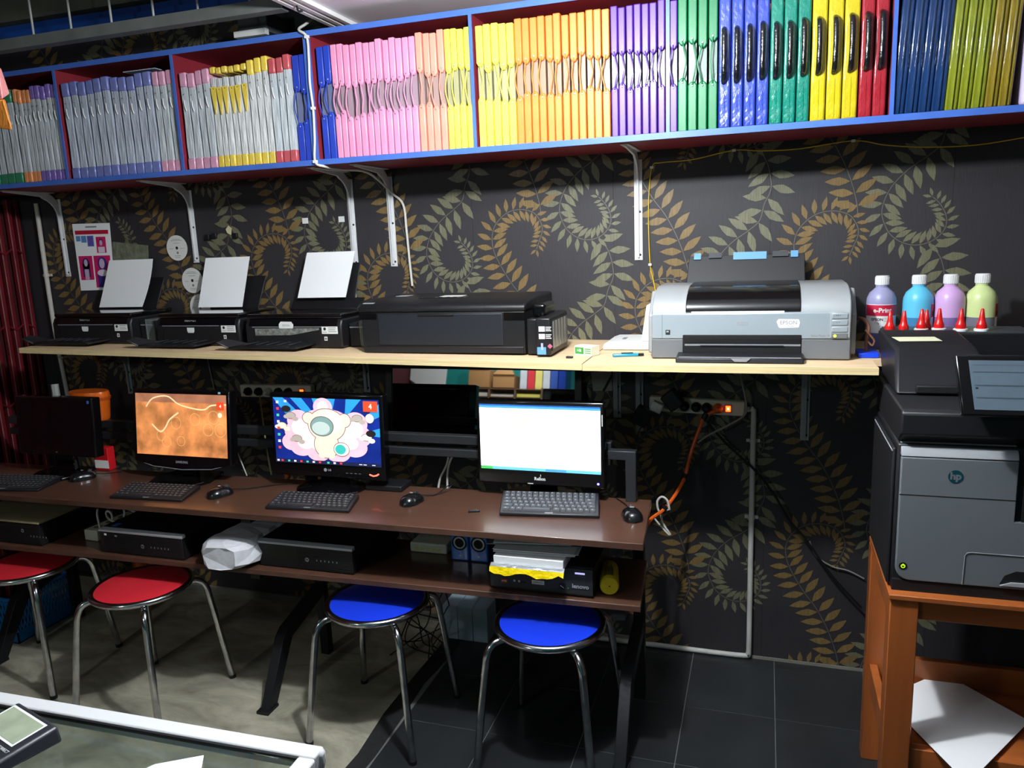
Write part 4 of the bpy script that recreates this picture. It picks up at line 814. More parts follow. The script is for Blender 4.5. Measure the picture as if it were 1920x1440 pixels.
# ================================================================ KEYBOARDS AND MICE
def keyboard(c0, c1, c2, c3, th, label, rows, cols, keycol=(40, 41, 44), feet=0.0):
    c0, c1, c2, c3 = [Vector((q[0], q[1], DZ)) for q in (c0, c1, c2, c3)]     # front-left, front-right, back-right, back-left
    t = thing('keyboard', label, 'keyboard', (c0+c1+c2+c3)/4)
    U = Vector((0, 0, 1)); m = MB()
    m.hexa([c0, c1, c2, c3, c0+U*th*.6, c1+U*th*.6, c2+U*(th+feet), c3+U*(th+feet)], mat('keyboard_case', (24, 25, 28), .4)); m.build('case', t, bevel=.003)
    def P_(u, v, hgt=0): a = c0.lerp(c1, u); b = c3.lerp(c2, u); q = a.lerp(b, v); return q+U*(th*.6+(th*.4+feet)*v+hgt)
    KM = mat('key_plastic_%d' % keycol[0], keycol, .45); LM = mat('key_legend', (150, 155, 160), .6); km = MB(); lm = MB()
    for r in range(rows):
        v0 = .10+(.84/rows)*r; v1 = v0+.84/rows*.86; u = .03
        ws = [1.0]*cols
        if r == 0: ws = [1.3, 1, 1.2, 5.2, 1.2, 1, 1]+[1.0]*max(0, cols-12)
        elif r in (1, 2, 3): ws = [1.0+.3*(4-r)]+[1.0]*(cols-3)+[2.0-.3*(4-r)+0.3]
        sw_ = sum(ws)
        for wk in ws:
            du = .94*wk/sw_; a, b = u, u+du*.90; hh = .0055
            p = [P_(a, v0), P_(b, v0), P_(b, v1), P_(a, v1), P_(a+.003, v0+.02, hh), P_(b-.003, v0+.02, hh), P_(b-.003, v1-.015, hh), P_(a+.003, v1-.015, hh)]
            km.hexa(p, KM)
            if wk < 2.5:
                ca, cb = a+(b-a)*.3, a+(b-a)*.55; va, vb = v0+(v1-v0)*.5, v0+(v1-v0)*.75; lm.quad([P_(ca, va, hh+.0003), P_(cb, va, hh+.0003), P_(cb, vb, hh+.0003), P_(ca, vb, hh+.0003)], LM)
            u += du
    km.build('keys', t, smooth=False); lm.build('key_legends', t, smooth=False)
    m = MB(); m.quad([P_(.46, .02, .0004), P_(.54, .02, .0004), P_(.54, .07, .0004), P_(.46, .07, .0004)], GREYP); m.build('brand_mark', t)
    return t
keyboard((-3.05, -.872), (-2.722, -.815), (-2.755, -.66), (-3.06, -.69), .016, 'small black keyboard cut by the left edge of the picture', 6, 15)
keyboard((-2.356, -.826), (-2.041, -.802), (-2.075, -.655), (-2.39, -.672), .016, 'small black keyboard below the sepia screen', 6, 15)
keyboard((-1.677, -.806), (-1.354, -.780), (-1.392, -.638), (-1.705, -.655), .018, 'small black keyboard below the pink cloud screen', 6, 15)
keyboard((-.832, -.700), (-.500, -.658), (-.530, -.512), (-.868, -.548), .020, 'thicker dark grey keyboard with large keys below the white screen', 6, 16, (62, 65, 70), .018)
def mouse(x, y, rz, label, cable):
    t = thing('mouse', label, 'mouse', (x, y, DZ)); M_ = Matrix.Translation((x, y, DZ)) @ Matrix.Rotation(rz, 4, 'Z')
    m = MB(); m.T = M_; n, k = 14, 18; vs = []; fs = []
    for i in range(n+1):
        q = i/n; yy = -.052+.104*q; wd = .034*max(0.0, 1-abs(2*q-1)**2.8)**.5*(1-.08*math.exp(-((q-.55)/.15)**2)); hh = .034*max(0.0, 1-abs(2*q-1)**2.4)**.5*(1.08-.25*q)
        for j in range(k+1):
            a = math.pi*j/k; vs.append((wd*math.cos(a), yy, .002+hh*math.sin(a)**.8))
    for i in range(n):
        for j in range(k): fs.append((i*(k+1)+j, i*(k+1)+j+1, (i+1)*(k+1)+j+1, (i+1)*(k+1)+j))
        fs.append((i*(k+1)+k, i*(k+1), (i+1)*(k+1), (i+1)*(k+1)+k))
    m.add(vs, fs, mat('satin_black_mouse', (18, 19, 21), .25, coat=.5)); m.build('shell', t)
    m = MB(); m.T = M_; m.lathe([(.0, -.003), (.008, -.003), (.008, .003), (.0, .003)], (0, .028, .0285), GREYD, 14, axis='x'); m.build('scroll_wheel', t)
    m = MB(); m.T = M_; m.box(-.007, .007, -.004, .004, .0375, .0382, GREYP); m.build('logo_mark', t)
    m = MB(); m.tube(smooth_path([M_ @ Vector((0, .050, .012)), M_ @ Vector((0, .066, .008))]+[Vector(q) for q in cable], 5), .0018, CABB, 6); m.build('cable', t)
mouse(-.398, -.628, .35, 'black mouse at the right end of the desk', [(-.435, -.52, DZ+.004), (-.47, -.47, DZ+.004), (-.48, -.455, DZ+.004)])
mouse(-1.183, -.636, -.25, 'black mouse between the pink cloud screen and the white screen', [(-1.13, -.54, DZ+.004), (-1.09, -.49, DZ+.03), (-1.10, -.50, DZ+.012), (-1.14, -.56, DZ+.004)])
mouse(-1.945, -.708, -.40, 'black mouse between the sepia screen and the pink cloud screen', [(-1.88, -.62, DZ+.004), (-1.80, -.56, DZ+.004), (-1.72, -.52, DZ+.004)])
mouse(-2.678, -.640, -.55, 'black mouse beside the switched-off monitor', [(-2.63, -.57, DZ+.004), (-2.58, -.53, DZ+.004)])
m = MB(); q = at(889, 960, Z=DZ); m.T = frame((q.x, q.y, DZ), (1, .35, 0), (-.35, 1, 0)); m.box(-.02, .02, -.005, .005, 0, .006, BLK); m.box(-.012, .016, -.002, .002, .006, .008, GREYD); tag(m.build('flash_drive', bevel=.001), 'small black flash drive lying on the desk between the mouse and the white screen', 'drive')
m = MB(); m.box(-1.42, -1.27, -.54, -.445, DZ, DZ+.022, BLK); tag(m.build('power_brick', bevel=.004), 'flat black box on the desk behind the right side of the pink cloud monitor', 'box')

# ================================================================ THINGS BEHIND THE LEFT MONITOR
TZ = .9985; xa, xb = at(137, 760, Y=-.42).x, at(203, 760, Y=-.42).x
t = thing('orange_tub', 'orange plastic tub standing on the rail behind the switched-off monitor', 'tub', ((xa+xb)/2, -.42, TZ)); r = (xb-xa)/2; ORG = mat('orange_translucent_plastic', (205, 92, 20), .3, coat=.2, vary=.12, vscale=10)
ztop = at(170, 733, Y=-.42).z
m = MB(); m.lathe([(r*.85, 0), (r*.9, .01), (r, ztop-TZ-.03), (r, ztop-TZ-.012), (r*.96, ztop-TZ)], ((xa+xb)/2, -.42, TZ), ORG, 32)
m.v = [Vector((q.x, -.42+(q.y+.42)*.6, q.z)) for q in m.v]; m.build('tub_body', t)
m = MB(); m.lathe([(r*1.04, 0), (r*1.04, .012)], ((xa+xb)/2, -.42, ztop-.035), mat('deep_orange_plastic', (170, 66, 14), .35), 32); m.v = [Vector((q.x, -.42+(q.y+.42)*.6, q.z)) for q in m.v]; m.build('rim_band', t)
q0 = at(152, 866, Z=DZ); t = thing('red_packet', 'red and white packet standing on the desk beside the switched-off monitor', 'packet', (-2.72, -.50, DZ))
px0, px1 = at(176, 850, Y=-.52).x, at(201, 850, Y=-.52).x
MB().box(px0, px1, -.52, -.48, DZ, DZ+.10, mat('red_print', (200, 26, 36), .35)).build('packet_body', t, bevel=.003)
MB().box(px0-.0, px1, -.5215, -.5205, DZ+.01, DZ+.045, STK).build('white_panel', t); MB().box(px0, px0+.02, -.5215, -.5205, DZ+.06, DZ+.095, STK).build('white_patch', t)
m = MB(); m.tube([(-3.01, -.418, .9995), (-3.02, -.41, 1.15)], .016, mat('frosted_tube', (150, 155, 150), .3)); tag(m.build('plastic_tube'), 'frosted clear plastic tube standing on the rail left of the orange tub', 'tube')

# ================================================================ COMPUTERS AND CLUTTER ON THE LOWER SHELF
VENT = mat('vented_black', (16, 16, 18), .5)
def desktop_pc(x0, x1, yf, h, d, label, style):
    z = LZ; t = thing('desktop_computer', label, 'computer', ((x0+x1)/2, yf+d/2, z))
    MB().box(x0, x1, yf+.012, yf+d, z+.004, z+h, BLK).build('case', t, bevel=.002)
    m = MB(); m.box(x0, x1, yf, yf+.012, z+.004, z+h-.010, VENT)
    if style != 'lenovo':
        for k in range(12): m.box(x0+.16 if style == 'hpw' else x0+.02, x1-.01, yf-.0015, yf, z+.012+k*(h-.03)/12, z+.0145+k*(h-.03)/12, BLK)
    m.build('front_grille', t, bevel=.001)
    if style in ('hp', 'hpw'): MB().prism([(yf-.002, z+h-.012), (yf-.002, z+h-.004), (yf+.018, z+h+.001), (yf+.018, z+h-.012)], 'x', x0-.001, x1+.001, SILV).build('silver_lip', t, bevel=.001); MB().box(x0+.02, x1-.02, yf+.02, yf+d-.03, z, z+.004, GREYD).build('base_plate', t)
    if style == 'beige': MB().prism([(yf-.004, z+h-.006), (yf-.004, z+h+.002), (yf+.01, z+h+.006), (yf+d, z+h+.006), (yf+d, z+h-.006)], 'x', x0-.002, x1+.002, mat('champagne_metal', (160, 152, 118), .4, metal=.4, vary=.1)).build('champagne_top', t, bevel=.003)
    m = MB(); cx = x0+(x1-x0)*(.52 if style != 'beige' else .78)
    if style != 'lenovo':
        disc(m, FR(cx, yf-.0022, z+h*.42 if style != 'beige' else z+h*.62), .008, GREYP, 18); m.text('hp', .011, FR(cx, yf-.0026, z+h*.43 if style != 'beige' else z+h*.63), INK, bold=.0004)
        for k in range(6): rect(m, FR(cx+.04+.016*k, yf-.002, z+h*.42), -.002, .002, -.003-.001*(k % 2), .003, GREYP)
        if style == 'hp': rect(m, FR(x0+.03, yf-.003, z+h*.78), -.006, .006, -.004, .004, STK); rect(m, FR(x0+.08, yf-.003, z+h*.75), -.006, .006, -.003, .003, GREYP)
    m.build('badge_and_ports', t)
    if style == 'hp': MB().box(x0+.03, x0+.055, yf+.03, yf+.06, z+h, z+h+.001, mat('blue_sticker', (60, 110, 180), .5)).build('blue_sticker', t)
    return t, z
x_ = at(78, 1020, Y=-.84).x
desktop_pc(x_-.40, x_, -.84, .098, .33, 'black desktop computer with champagne lid at the left end of the lower shelf', 'beige')
desktop_pc(at(193, 1042, Y=-.83).x, at(346, 1052, Y=-.83).x, -.83, .098, .37, 'black desktop computer with silver lip below the sepia screen keyboard', 'hp')
desktop_pc(at(490, 1068, Y=-.80).x, at(664, 1082, Y=-.80).x, -.80, .100, .36, 'black desktop computer with silver lip right of the crumpled white bag', 'hpw')
lx0, lx1 = at(921, 1110, Y=-.785).x, at(1113, 1132, Y=-.785).x; h = .098
t, z = desktop_pc(lx0, lx1, -.785, h, .33, 'dark grey desktop computer under the papers at the right end of the lower shelf', 'lenovo')
yf = -.785
MB().prism([(yf-.004, z+.01), (yf-.006, z+.05), (yf, z+h-.005), (yf+.01, z+h), (yf+.01, z+.004)], 'x', lx0, lx1, mat('charcoal_front', (38, 40, 43), .45)).build('front_fascia', t, bevel=.002)
m = MB(); rect(m, FR(lx0+.05, yf-.007, z+.034), -.012, .012, -.007, .007, mat('dark_red_label', (150, 30, 34), .5)); m.text('AMD', .008, FR(lx0+.05, yf-.0074, z+.034), STK)
for k in (0, 1): ring(m, FR(lx0+.085+.016*k, yf-.007, z+.038), .002, .0036, STK, 14)
m.build('ports', t); m = MB(); rect(m, FR(lx0+.115, yf-.007, z+.036), -.009, .009, -.003, .003, BLKD); rect(m, FR(lx0+.165, yf-.007, z+.040), -.021, .021, -.007, .007, CREAM); m.text('LENOVO', .008, FR(lx0+.165, yf-.0074, z+.040), INK)
m.build('name_label', t); m = MB(); disc(m, FR(lx0+.245, yf-.007, z+.036), .012, BLKD, 20); rect(m, FR(lx0+.245, yf-.0074, z+.034, roll=-.6), -.007, .007, -.001, .001, STK); disc(m, FR(lx0+.265, yf-.007, z+.031), .003, mat('dim_green_led', (60, 110, 50), .4), 10); m.build('key_lock', t)
m = MB(); m.text('lenovo', .020, FR(lx1-.040, yf-.0074, z+.040), SILV, bold=.0006); m.build('brand_lettering', t)
m = MB(); rect(m, FR(lx1-.042, yf-.002, z+.082), -.016, .016, -.003, .003, mat('lavender_light', (190, 185, 255), .4, emit=.6)); rect(m, FR(lx1-.05, yf-.003, z+.072), -.03, .03, -.0008, .0008, GREYD); m.build('disc_drive', t)
# papers on it
def sheet_stack(x0, x1, y0, y1, z, n, label, m_, rz=0, th=.002, jit=.01):
    o = MB(); 
    for k in range(n):
        d = random.uniform(-jit, jit); o.T = Matrix.Translation(((x0+x1)/2, (y0+y1)/2, 0)) @ Matrix.Rotation(rz+random.uniform(-.03, .03), 4, 'Z'); w, dd = (x1-x0)/2, (y1-y0)/2
        o.box(-w+d, w+d, -dd+d, dd+d, z+k*th, z+(k+1)*th-.0003, m_)
    ob = o.build('paper_stack'); tag(ob, label, 'paper'); return ob
zt = LZ+h+.001
FOIL = mat('yellow_film', (245, 215, 10), .25, bump=.8, bscale=30, coat=.5); CLF = mat('shiny_clear_film', (205, 210, 215), .08, metal=.6, bump=.9, bscale=18)
t = thing('film_wrapped_paper', 'white paper pack in shiny film with yellow edge on the dark grey computer', 'paper pack', ((lx0+lx1)/2-.03, -.62, zt))
fx0, fx1 = lx0+.02, lx0+.265
MB().box(fx0+.008, fx1-.006, -.826, -.54, zt+.003, zt+.036, PAPER).build('paper_block', t, bevel=.002)
MB().prism([(-.842, zt+.001), (-.842, zt+.006), (-.834, zt+.012), (-.8265, zt+.014), (-.8265, zt+.001)], 'x', fx0, fx1, CLF).build('film_front', t, bevel=.002)
m = MB(); n = 14; pts = [(fx0+(fx1-fx0)*k/n, -.848-.005*math.sin(k*2.3), zt-.004-abs(math.sin(k*.45+.3))*.016) for k in range(n+1)]
m.add([(p[0], -.8425, zt+.006) for p in pts]+pts+[(p[0], p[1]+.003, p[2]-.001) for p in pts], [(k, k+1, n+2+k, n+1+k) for k in range(n)]+[(n+1+k, n+2+k, 2*n+3+k, 2*n+2+k) for k in range(n)], FOIL); m.build('yellow_film_edge', t)
sheet_stack(fx0-.005, fx1+.02, -.79, -.52, zt+.037, 4, 'loose white sheets lying on the film-wrapped paper pack', PAPER, .06, .0022)
m = MB(); m.T = Matrix.Translation((lx0+.13, -.62, zt+.047)) @ Matrix.Rotation(.12, 4, 'Z'); m.box(-.16, .15, -.13, .12, 0, .003, mat('grey_clear_folder', (112, 116, 118), .25, coat=.3, vary=.15)); m.box(-.14, .12, -.125, .10, .003, .006, PAPER); m.box(-.12, .16, -.10, .12, .006, .010, MATS['grey_clear_folder']); tag(m.build('document_wallet'), 'grey translucent wallet of sheets on top of the papers under the desk', 'wallet')
# yellow tube
xt = at(1144, 1108, Y=-.74).x; t = thing('yellow_canister', 'yellow paper-wrapped cylinder lying on the right end of the lower shelf', 'canister', (xt, -.66, LZ)); r = .031
YEL = mat('matte_yellow', (205, 185, 30), .5, vary=.06)
m = MB(); m.T = Matrix.Translation((xt, -.75, LZ+r)) @ Matrix.Rotation(.20, 4, 'Z') @ Matrix.Rotation(-math.pi/2, 4, 'X'); m.lathe([(r*.9, 0), (r, .004), (r, .135), (r*.9, .139)], (0, 0, 0), YEL, 28); m.build('body', t)
m = MB(); m.T = Matrix.Translation((xt, -.75, LZ+r)) @ Matrix.Rotation(.20, 4, 'Z'); disc(m, FR(0, -.0006, 0), .0025, INK, 10)
for k in range(7):
    an = math.pi/2+.5-.15*k; m.box(r*1.01*math.cos(an)-.001, r*1.01*math.cos(an)+.001, .02, .08+.008*(k % 3), r*1.01*math.sin(an)-.0006, r*1.01*math.sin(an)+.0008, INK)
m.build('printed_lines', t)
# router and speakers behind
q = at(800, 1037, Z=LZ); xa, xb = at(769, 1030, Y=q.y).x, at(838, 1035, Y=q.y).x
t = thing('network_hub', 'pale beige network hub with row of ports on the lower shelf', 'hub', (q.x, q.y, LZ)); z0 = LZ
MB().box(xa, xb, q.y, q.y+.12, z0, z0+.038, CREAM).build('casing', t, bevel=.006, seg=3)
for k in range(5): MB().box(xa+.022+.022*k, xa+.036+.022*k, q.y-.001, q.y+.002, z0+.010, z0+.021, mat('lime_port', (200, 205, 110), .5)).build('port', t)
SPB = mat('speaker_blue', (30, 110, 200), .35, coat=.3)
for i, (pa, pb, l) in enumerate(((845, 878, 'left one of the two small blue speakers under the desk'), (880, 914, 'right one of the two small blue speakers under the desk'))):
    y = -.60; xa, xb = at(pa, 1020, Y=y).x, at(pb, 1020, Y=y).x; w = xb-xa; zb = max(LZ, at(pa, 1033, Y=y).z)
    t = thing('speaker', l, 'speaker', ((xa+xb)/2, y, LZ), 'small blue speakers under the desk'); zc = LZ+.068
    MB().box(xa, xb, y, y+.07, LZ, LZ+.105, SPB).build('cabinet', t, bevel=.006, seg=3)
    m = MB(); disc(m, FR((xa+xb)/2, y-.0006, zc), w*.42, BLKD, 28); ring(m, FR((xa+xb)/2, y-.0010, zc), w*.25, w*.33, SILV, 28); m.build('cone', t)
    m = MB(); rect(m, FR((xa+xb)/2, y-.0006, LZ+.020), -.003, .003, -.003, .003, STK); m.build('light', t)
# beige socket adapter with curled white cord
q = at(172, 1014, Z=LZ); t = thing('socket_block', 'beige socket block with curled white cord between two computers on the lower shelf', 'socket', (q.x, q.y, LZ))
m = MB(); m.T = frame((q.x-.035, q.y, LZ), (1, -.05, 0), (.25, 1, 0)); m.box(0, .07, 0, .22, 0, .045, CREAM); m.build('casing', t, bevel=.005)
m = MB(); m.T = frame((q.x-.035, q.y, LZ), (1, -.05, 0), (.25, 1, 0))
for k in range(3): m.lathe([(.018, .0455), (.016, .0458), (.014, .040)], (.035, .04+.06*k, 0), mat('socket_recess', (120, 116, 100), .5), 20)
m.build('sockets', t)
m = MB(); zc = LZ+.085; m.tube(smooth_path([(q.x+.06+.03*math.cos(a), q.y+.03+.01*a, zc+.028*math.sin(a)) for a in [k*.7 for k in range(12)]]+[(q.x+.16, q.y+.14, LZ+.06)], 4), .0042, CABW, 8)
m.tube(smooth_path([(q.x+.02, q.y+.03, LZ+.045), (q.x+.015, q.y+.03, LZ+.10), (q.x+.0, q.y+.05, LZ+.115)], 4), .0042, CABW, 8); tag(m.build('curled_cord'), 'curled white cord standing over the beige socket block', 'cord')
# crumpled white bag
def crumple(name, label, cat, pts_fn, nu, nv, mt, seed, amp):
    rnd = random.Random(seed); m = MB(); vs = []
    for i in range(nu+1):
        for j in range(nv):
            p = pts_fn(i/nu, j/nv); vs.append(p+Vector((rnd.uniform(-amp, amp), rnd.uniform(-amp, amp), rnd.uniform(-amp*.7, amp*.7))))
    fs = [(i*nv+j, i*nv+(j+1) % nv, (i+1)*nv+(j+1) % nv, (i+1)*nv+j) for i in range(nu) for j in range(nv)]
    fs += [tuple(range(nv-1, -1, -1)), tuple(nu*nv+j for j in range(nv))]
    m.add(vs, fs, mt); o = m.build(name, smooth=False); tag(o, label, cat); return o
bx0, bx1 = at(376, 1065, Y=-.84).x, at(488, 1072, Y=-.84).x; bc = (bx0+bx1)/2; bw = (bx1-bx0)/2
def bagf(u, v):
    a = v*2*math.pi; s_ = .55+.45*min(1, u*6) if u < .2 else 1.0; w = bw*s_*(1-.12*u); hgt = .050*(.6+.4*s_)*(1-.15*u)
    return Vector((bc-.008+w*.95*(abs(math.cos(a))**.6)*(1 if math.cos(a) > 0 else -1), -.885+.36*u, max(LZ+.002, LZ+.052+hgt*(abs(math.sin(a))**.7)*(1 if math.sin(a) > 0 else -1))))
crumple('crumpled_bag', 'crumpled white plastic bag sticking out between two black computers on the lower shelf', 'bag', bagf, 9, 12, mat('white_plastic_film', (215, 216, 222), .35, vary=.1, vscale=20, bump=.3, bscale=20), 5, .006)

# ================================================================ STOOLS
def seat_center(px, py, z, r): q = at(px, py, Z=z); return q.x, q.y+r
RED = mat('red_vinyl', (205, 40, 52), .45, bump=.04, bscale=300); BLU = mat('blue_vinyl', (26, 56, 205), .22, coat=.35)
SR = .180
def stool(x, y, rz, vinyl, label):
    z = .470; t = thing('round_stool', label, 'stool', (x, y, 0), 'round stools at the long desk')
    m = MB(); m.lathe([(SR-.012, -.004), (SR-.012, .004), (SR-.03, .009), (SR*.5, .012), (0, .013)], (x, y, z), vinyl, 48); m.build('seat_pad', t)
    m = MB(); n = 48; m.tube([(x+(SR-.006)*math.cos(2*math.pi*k/n), y+(SR-.006)*math.sin(2*math.pi*k/n), z-.002) for k in range(n)], .0120, CHROME, 12, closed=True); m.build('chrome_rim', t)
    m = MB(); m.lathe([(SR-.01, -.012), (SR-.01, -.006), (0, -.006)], (x, y, z), STEEL, 40); m.build('seat_underside', t)
    for k in range(4):
        a = rz+math.pi/4+k*math.pi/2; c, s_ = math.cos(a), math.sin(a)
        P_ = [(.10, z-.022), (SR-.012, z-.022), (SR+.022, z-.030), (SR+.042, z-.058), (SR+.052, z-.11), (SR+.075, .20), (SR+.100, .012)]
        m = MB(); m.tube(smooth_path([(x+c*r, y+s_*r, h_) for r, h_ in P_], 5), .0125, CHROME, 12); lg = m.build('leg', t)
        m = MB(); m.tube([(x+c*(SR+.100), y+s_*(SR+.100), .014), (x+c*(SR+.101), y+s_*(SR+.101), 0)], .0140, BLK, 12); m.build('foot_cap', lg)
stool(-2.865, -.790, .15, RED, 'red-topped chrome stool cut by the left edge of the picture')
stool(-2.235, -.846, -.02, RED, 'red-topped chrome stool fully in view, second from left')
stool(-1.286, -.752, 0.0, BLU, 'blue-topped chrome stool below the black computer, left one of the two blue')
stool(-.651, -.760, -.08, BLU, 'blue-topped chrome stool at the right end of the desk')

# ================================================================ OFFICE COPIER ON WOODEN STAND
WOOD = mat('orange_varnished_timber', (158, 86, 40), .35, vary=.25, vscale=3, stretch=(5, 5, .5), coat=.25, bump=.05, bscale=30)
WOODH = mat('orange_varnished_timber_across', (158, 86, 40), .35, vary=.25, vscale=3, stretch=(.5, 5, 5), coat=.25, bump=.05, bscale=30)
SX0, SX1, SY0, SY1, SZ = .334, .96, -.905, -.500, .747
t = thing('timber_stand', 'orange-brown timber stand carrying the office copier at the right', 'stand', ((SX0+SX1)/2, -.7, 0))
for x0, y0, w, d in ((SX0, SY0, .070, .06), (SX1-.07, SY0, .07, .06), (SX0-.005, SY1-.05, .055, .05), (SX1-.055, SY1-.05, .055, .05)): MB().box(x0, x0+w, y0, y0+d, 0, SZ-.014, WOOD).build('leg', t, bevel=.003)
MB().box(SX0-.004, SX1+.01, SY0-.008, SY1+.01, SZ-.014, SZ, WOODH).build('top_board', t, bevel=.002)
MB().box(SX0+.07, SX1-.07, SY0+.018, SY0+.04, SZ-.075, SZ-.014, WOODH).build('front_apron', t, bevel=.002); MB().box(SX0+.05, SX1-.05, SY1-.03, SY1-.01, SZ-.10, SZ-.014, WOODH).build('rear_apron', t, bevel=.002)
MB().box(SX0+.004, SX0+.024, SY0+.06, SY1-.05, SZ-.085, SZ-.014, WOOD).build('side_apron', t, bevel=.002)
MB().box(SX0+.006, SX0+.03, SY0+.06, SY1-.05, .265, .340, WOOD).build('side_rail', t, bevel=.002)
MB().box(SX0+.05, SX1-.055, SY1-.035, SY1-.012, .27, .365, WOODH).build('rear_rail', t, bevel=.002); MB().box(SX0+.07, SX1-.07, SY0+.02, SY0+.045, .225, .285, WOODH).build('front_rail', t, bevel=.002)
MB().box(SX0+.03, SX1-.03, SY0+.046, SY1-.036, .270, .285, WOODH).build('lower_board', t, bevel=.002)
m = MB(); P4 = [at(1633, 1305, Z=.30), at(1765, 1260, Z=.30), at(1930, 1352, Z=.30), at(1815, 1470, Z=.30)]
m.slab([Vector((q.x, q.y, .3005)) for q in P4][::-1], .0012, PAPER)
m.v = [Vector((max(q.x, SX0+.032), q.y, q.z)) for q in m.v]; tag(m.build('loose_sheet', smooth=False), 'large white sheet lying askew on the lower board of the timber stand', 'paper')
# copier
BX0, BX1, BY0, BY1, BZ = .338, .875, -.880, -.432, SZ
CB = mat('copier_black', (30, 30, 33), .42, bump=.04, bscale=700); CGR = mat('copier_grey', (104, 110, 114), .5, bump=.03, bscale=900, metal=.1)
t = thing('office_copier', 'large black and grey office copier with touch panel on the timber stand', 'copier', ((BX0+BX1)/2, -.65, BZ))
MB().box(BX0, BX1, BY0+.012, BY1, BZ, 1.150, CB).build('body', t, bevel=.006)
MB().box(BX0+.002, BX1, BY0, BY0+.012, BZ+.0, BZ+.030, BLKD).build('base_front', t)
m = MB(); r = .035; pf = [(.612, BZ+.032)]+[(BX0+.008+r-r*math.sin(k/6*math.pi/2), BZ+.032+r-r*math.cos(k/6*math.pi/2)) for k in range(7)]+[(BX0+.008, 1.118), (.612, 1.118)]
m.prism([(.87, BZ+.032)]+pf[1:-1]+[(.612, 1.118), (.612, .96), (.87, .96)], 'y', BY0-.004, BY0+.012, CGR); m.build('grey_front', t, bevel=.003)
MB().prism([(BY0-.004, 1.120), (BY0+.012, 1.120), (BY0+.05, 1.152), (BY0+.025, 1.152), (BY0+.004, 1.138)], 'x', BX0+.008, .612, mat('copier_light_grey', (150, 154, 158), .4)).build('upper_bevel', t, bevel=.002)
m = MB(); m.box(BX0+.008, .612, BY0-.0046, BY0-.0036, 1.016, 1.018, BLKD); m.build('door_joint', t)
m = MB(); m.tube([(.505, BY0-.005, BZ+.034), (.507, BY0-.005, .862), (.512, BY0-.005, .869), (.520, BY0-.005, .871), (.87, BY0-.005, .871)], .0012, GREYP, 6); m.build('tray_outline', t)
m = MB(); q = at(1912, 1090, Y=BY0-.004); m.prism([(q.x-.045, q.z-.012), (q.x-.035, q.z+.012), (q.x-.01, q.z+.026), (q.x+.10, q.z+.026), (q.x+.10, q.z-.012)], 'y', BY0-.006, BY0-.0035, BLKD); m.prism([(q.x-.045, q.z-.014), (q.x-.02, q.z-.004), (q.x+.10, q.z-.002), (q.x+.10, q.z-.014)], 'y', BY0-.010, BY0-.006, SILV); m.build('tray_handle', t)
q = at(1792, 894, Y=BY0-.004); m = MB(); TL = mat('teal_badge', (10, 70, 80), .4, metal=.2); disc(m, FR(q.x, BY0-.0048, q.z), .0175, TL, 32); m.text('hp', .026, FR(q.x, BY0-.0052, q.z+.001), CGR, bold=.0012); m.build('round_badge', t)
q = at(1693, 1061, Y=BY0-.004); m = MB(); disc(m, FR(q.x, BY0-.0048, q.z), .0105, BLKD, 24); gl = mat('green_power_light', (170, 220, 20), .4, emit=1.0); ring(m, FR(q.x, BY0-.0056, q.z), .0036, .0054, gl, 20); rect(m, FR(q.x, BY0-.006, q.z+.004), -.0009, .0009, -.003, .003, gl); disc(m, FR(q.x, BY0-.0052, q.z), .0062, mat('dark_green_button', (40, 62, 14), .4), 20); m.build('power_button', t)
MB().box(BX0-.010, BX0, BY0+.02, BY1-.06, BZ+.01, 1.135, CB).build('side_cover', t, bevel=.004)
m = MB(); m.tube([(BX0-.0105, BY0+.02, 1.128), (BX0-.010, BY1-.08, 1.128)], .0022, GREYP, 6); m.build('side_trim', t)
m = MB(); m.prism([(BY0+.0, 1.245), (BY0-.012, 1.235), (BY0-.010, 1.180), (BY0+.03, 1.152), (BY1, 1.152), (BY1, 1.248)], 'x', BX0+.002, BX1+.02, CB); m.build('scanner_unit', t, bevel=.005)
m = MB(); fb0, fb1 = at(1645, 617, Y=-.432), at(1792, 617, Y=-.432)
m.hexa([Vector((.350, -.712, 1.249)), Vector((.62, -.705, 1.249)), Vector((.62, -.432, 1.249)), Vector((.352, -.432, 1.249)), at(1681, 652, Z=1.36), at(1832, 650, Z=1.36), fb1, fb0], CB); m.build('document_feeder', t, bevel=.008, seg=3)
MB().box(.40, .55, -.716, -.695, 1.252, 1.275, BLKD).build('feeder_recess', t, bevel=.004)
MB().box(.625, .95, -.60, -.435, 1.249, 1.285, mat('feeder_tray_dark', (24, 26, 28), .5)).build('feeder_tray', t, bevel=.005)
m = MB(); a0_, b0_ = at(1681, 652, Z=1.36), at(1832, 650, Z=1.36)
def TP(u, v): return a0_.lerp(b0_, u).lerp(fb0.lerp(fb1, u), v)+Vector((0, 0, .0045))
m.slab([TP(.10, .25), TP(.64, .25), TP(.60, .48), TP(.06, .48)], .0008, mat('pale_label', (215, 214, 180), .5)); m.text('NOTICE', .001, FR(0, 0, 0), INK) if False else None; m.build('paper_label', t, smooth=False)
TLq, BLq = at(1790, 664, Y=-.895), at(1804, 779, Y=-.960)
m = MB(); wd = .26; nrm = Vector((0, -(TLq.z-BLq.z), (TLq.y-BLq.y))).normalized()
def PT(u, v, o=0): return Vector((BLq.x+(TLq.x-BLq.x)*v*1.0+u, BLq.y+(TLq.y-BLq.y)*v, BLq.z+(TLq.z-BLq.z)*v))+nrm*o
m.hexa([PT(0, 0, -.018), PT(wd, 0, -.018), PT(wd, 1, -.018), PT(0, 1, -.018), PT(0, 0, 0), PT(wd, 0, 0), PT(wd, 1, 0), PT(0, 1, 0)], BLKG); tp = m.build('touch_panel', t, bevel=.005)
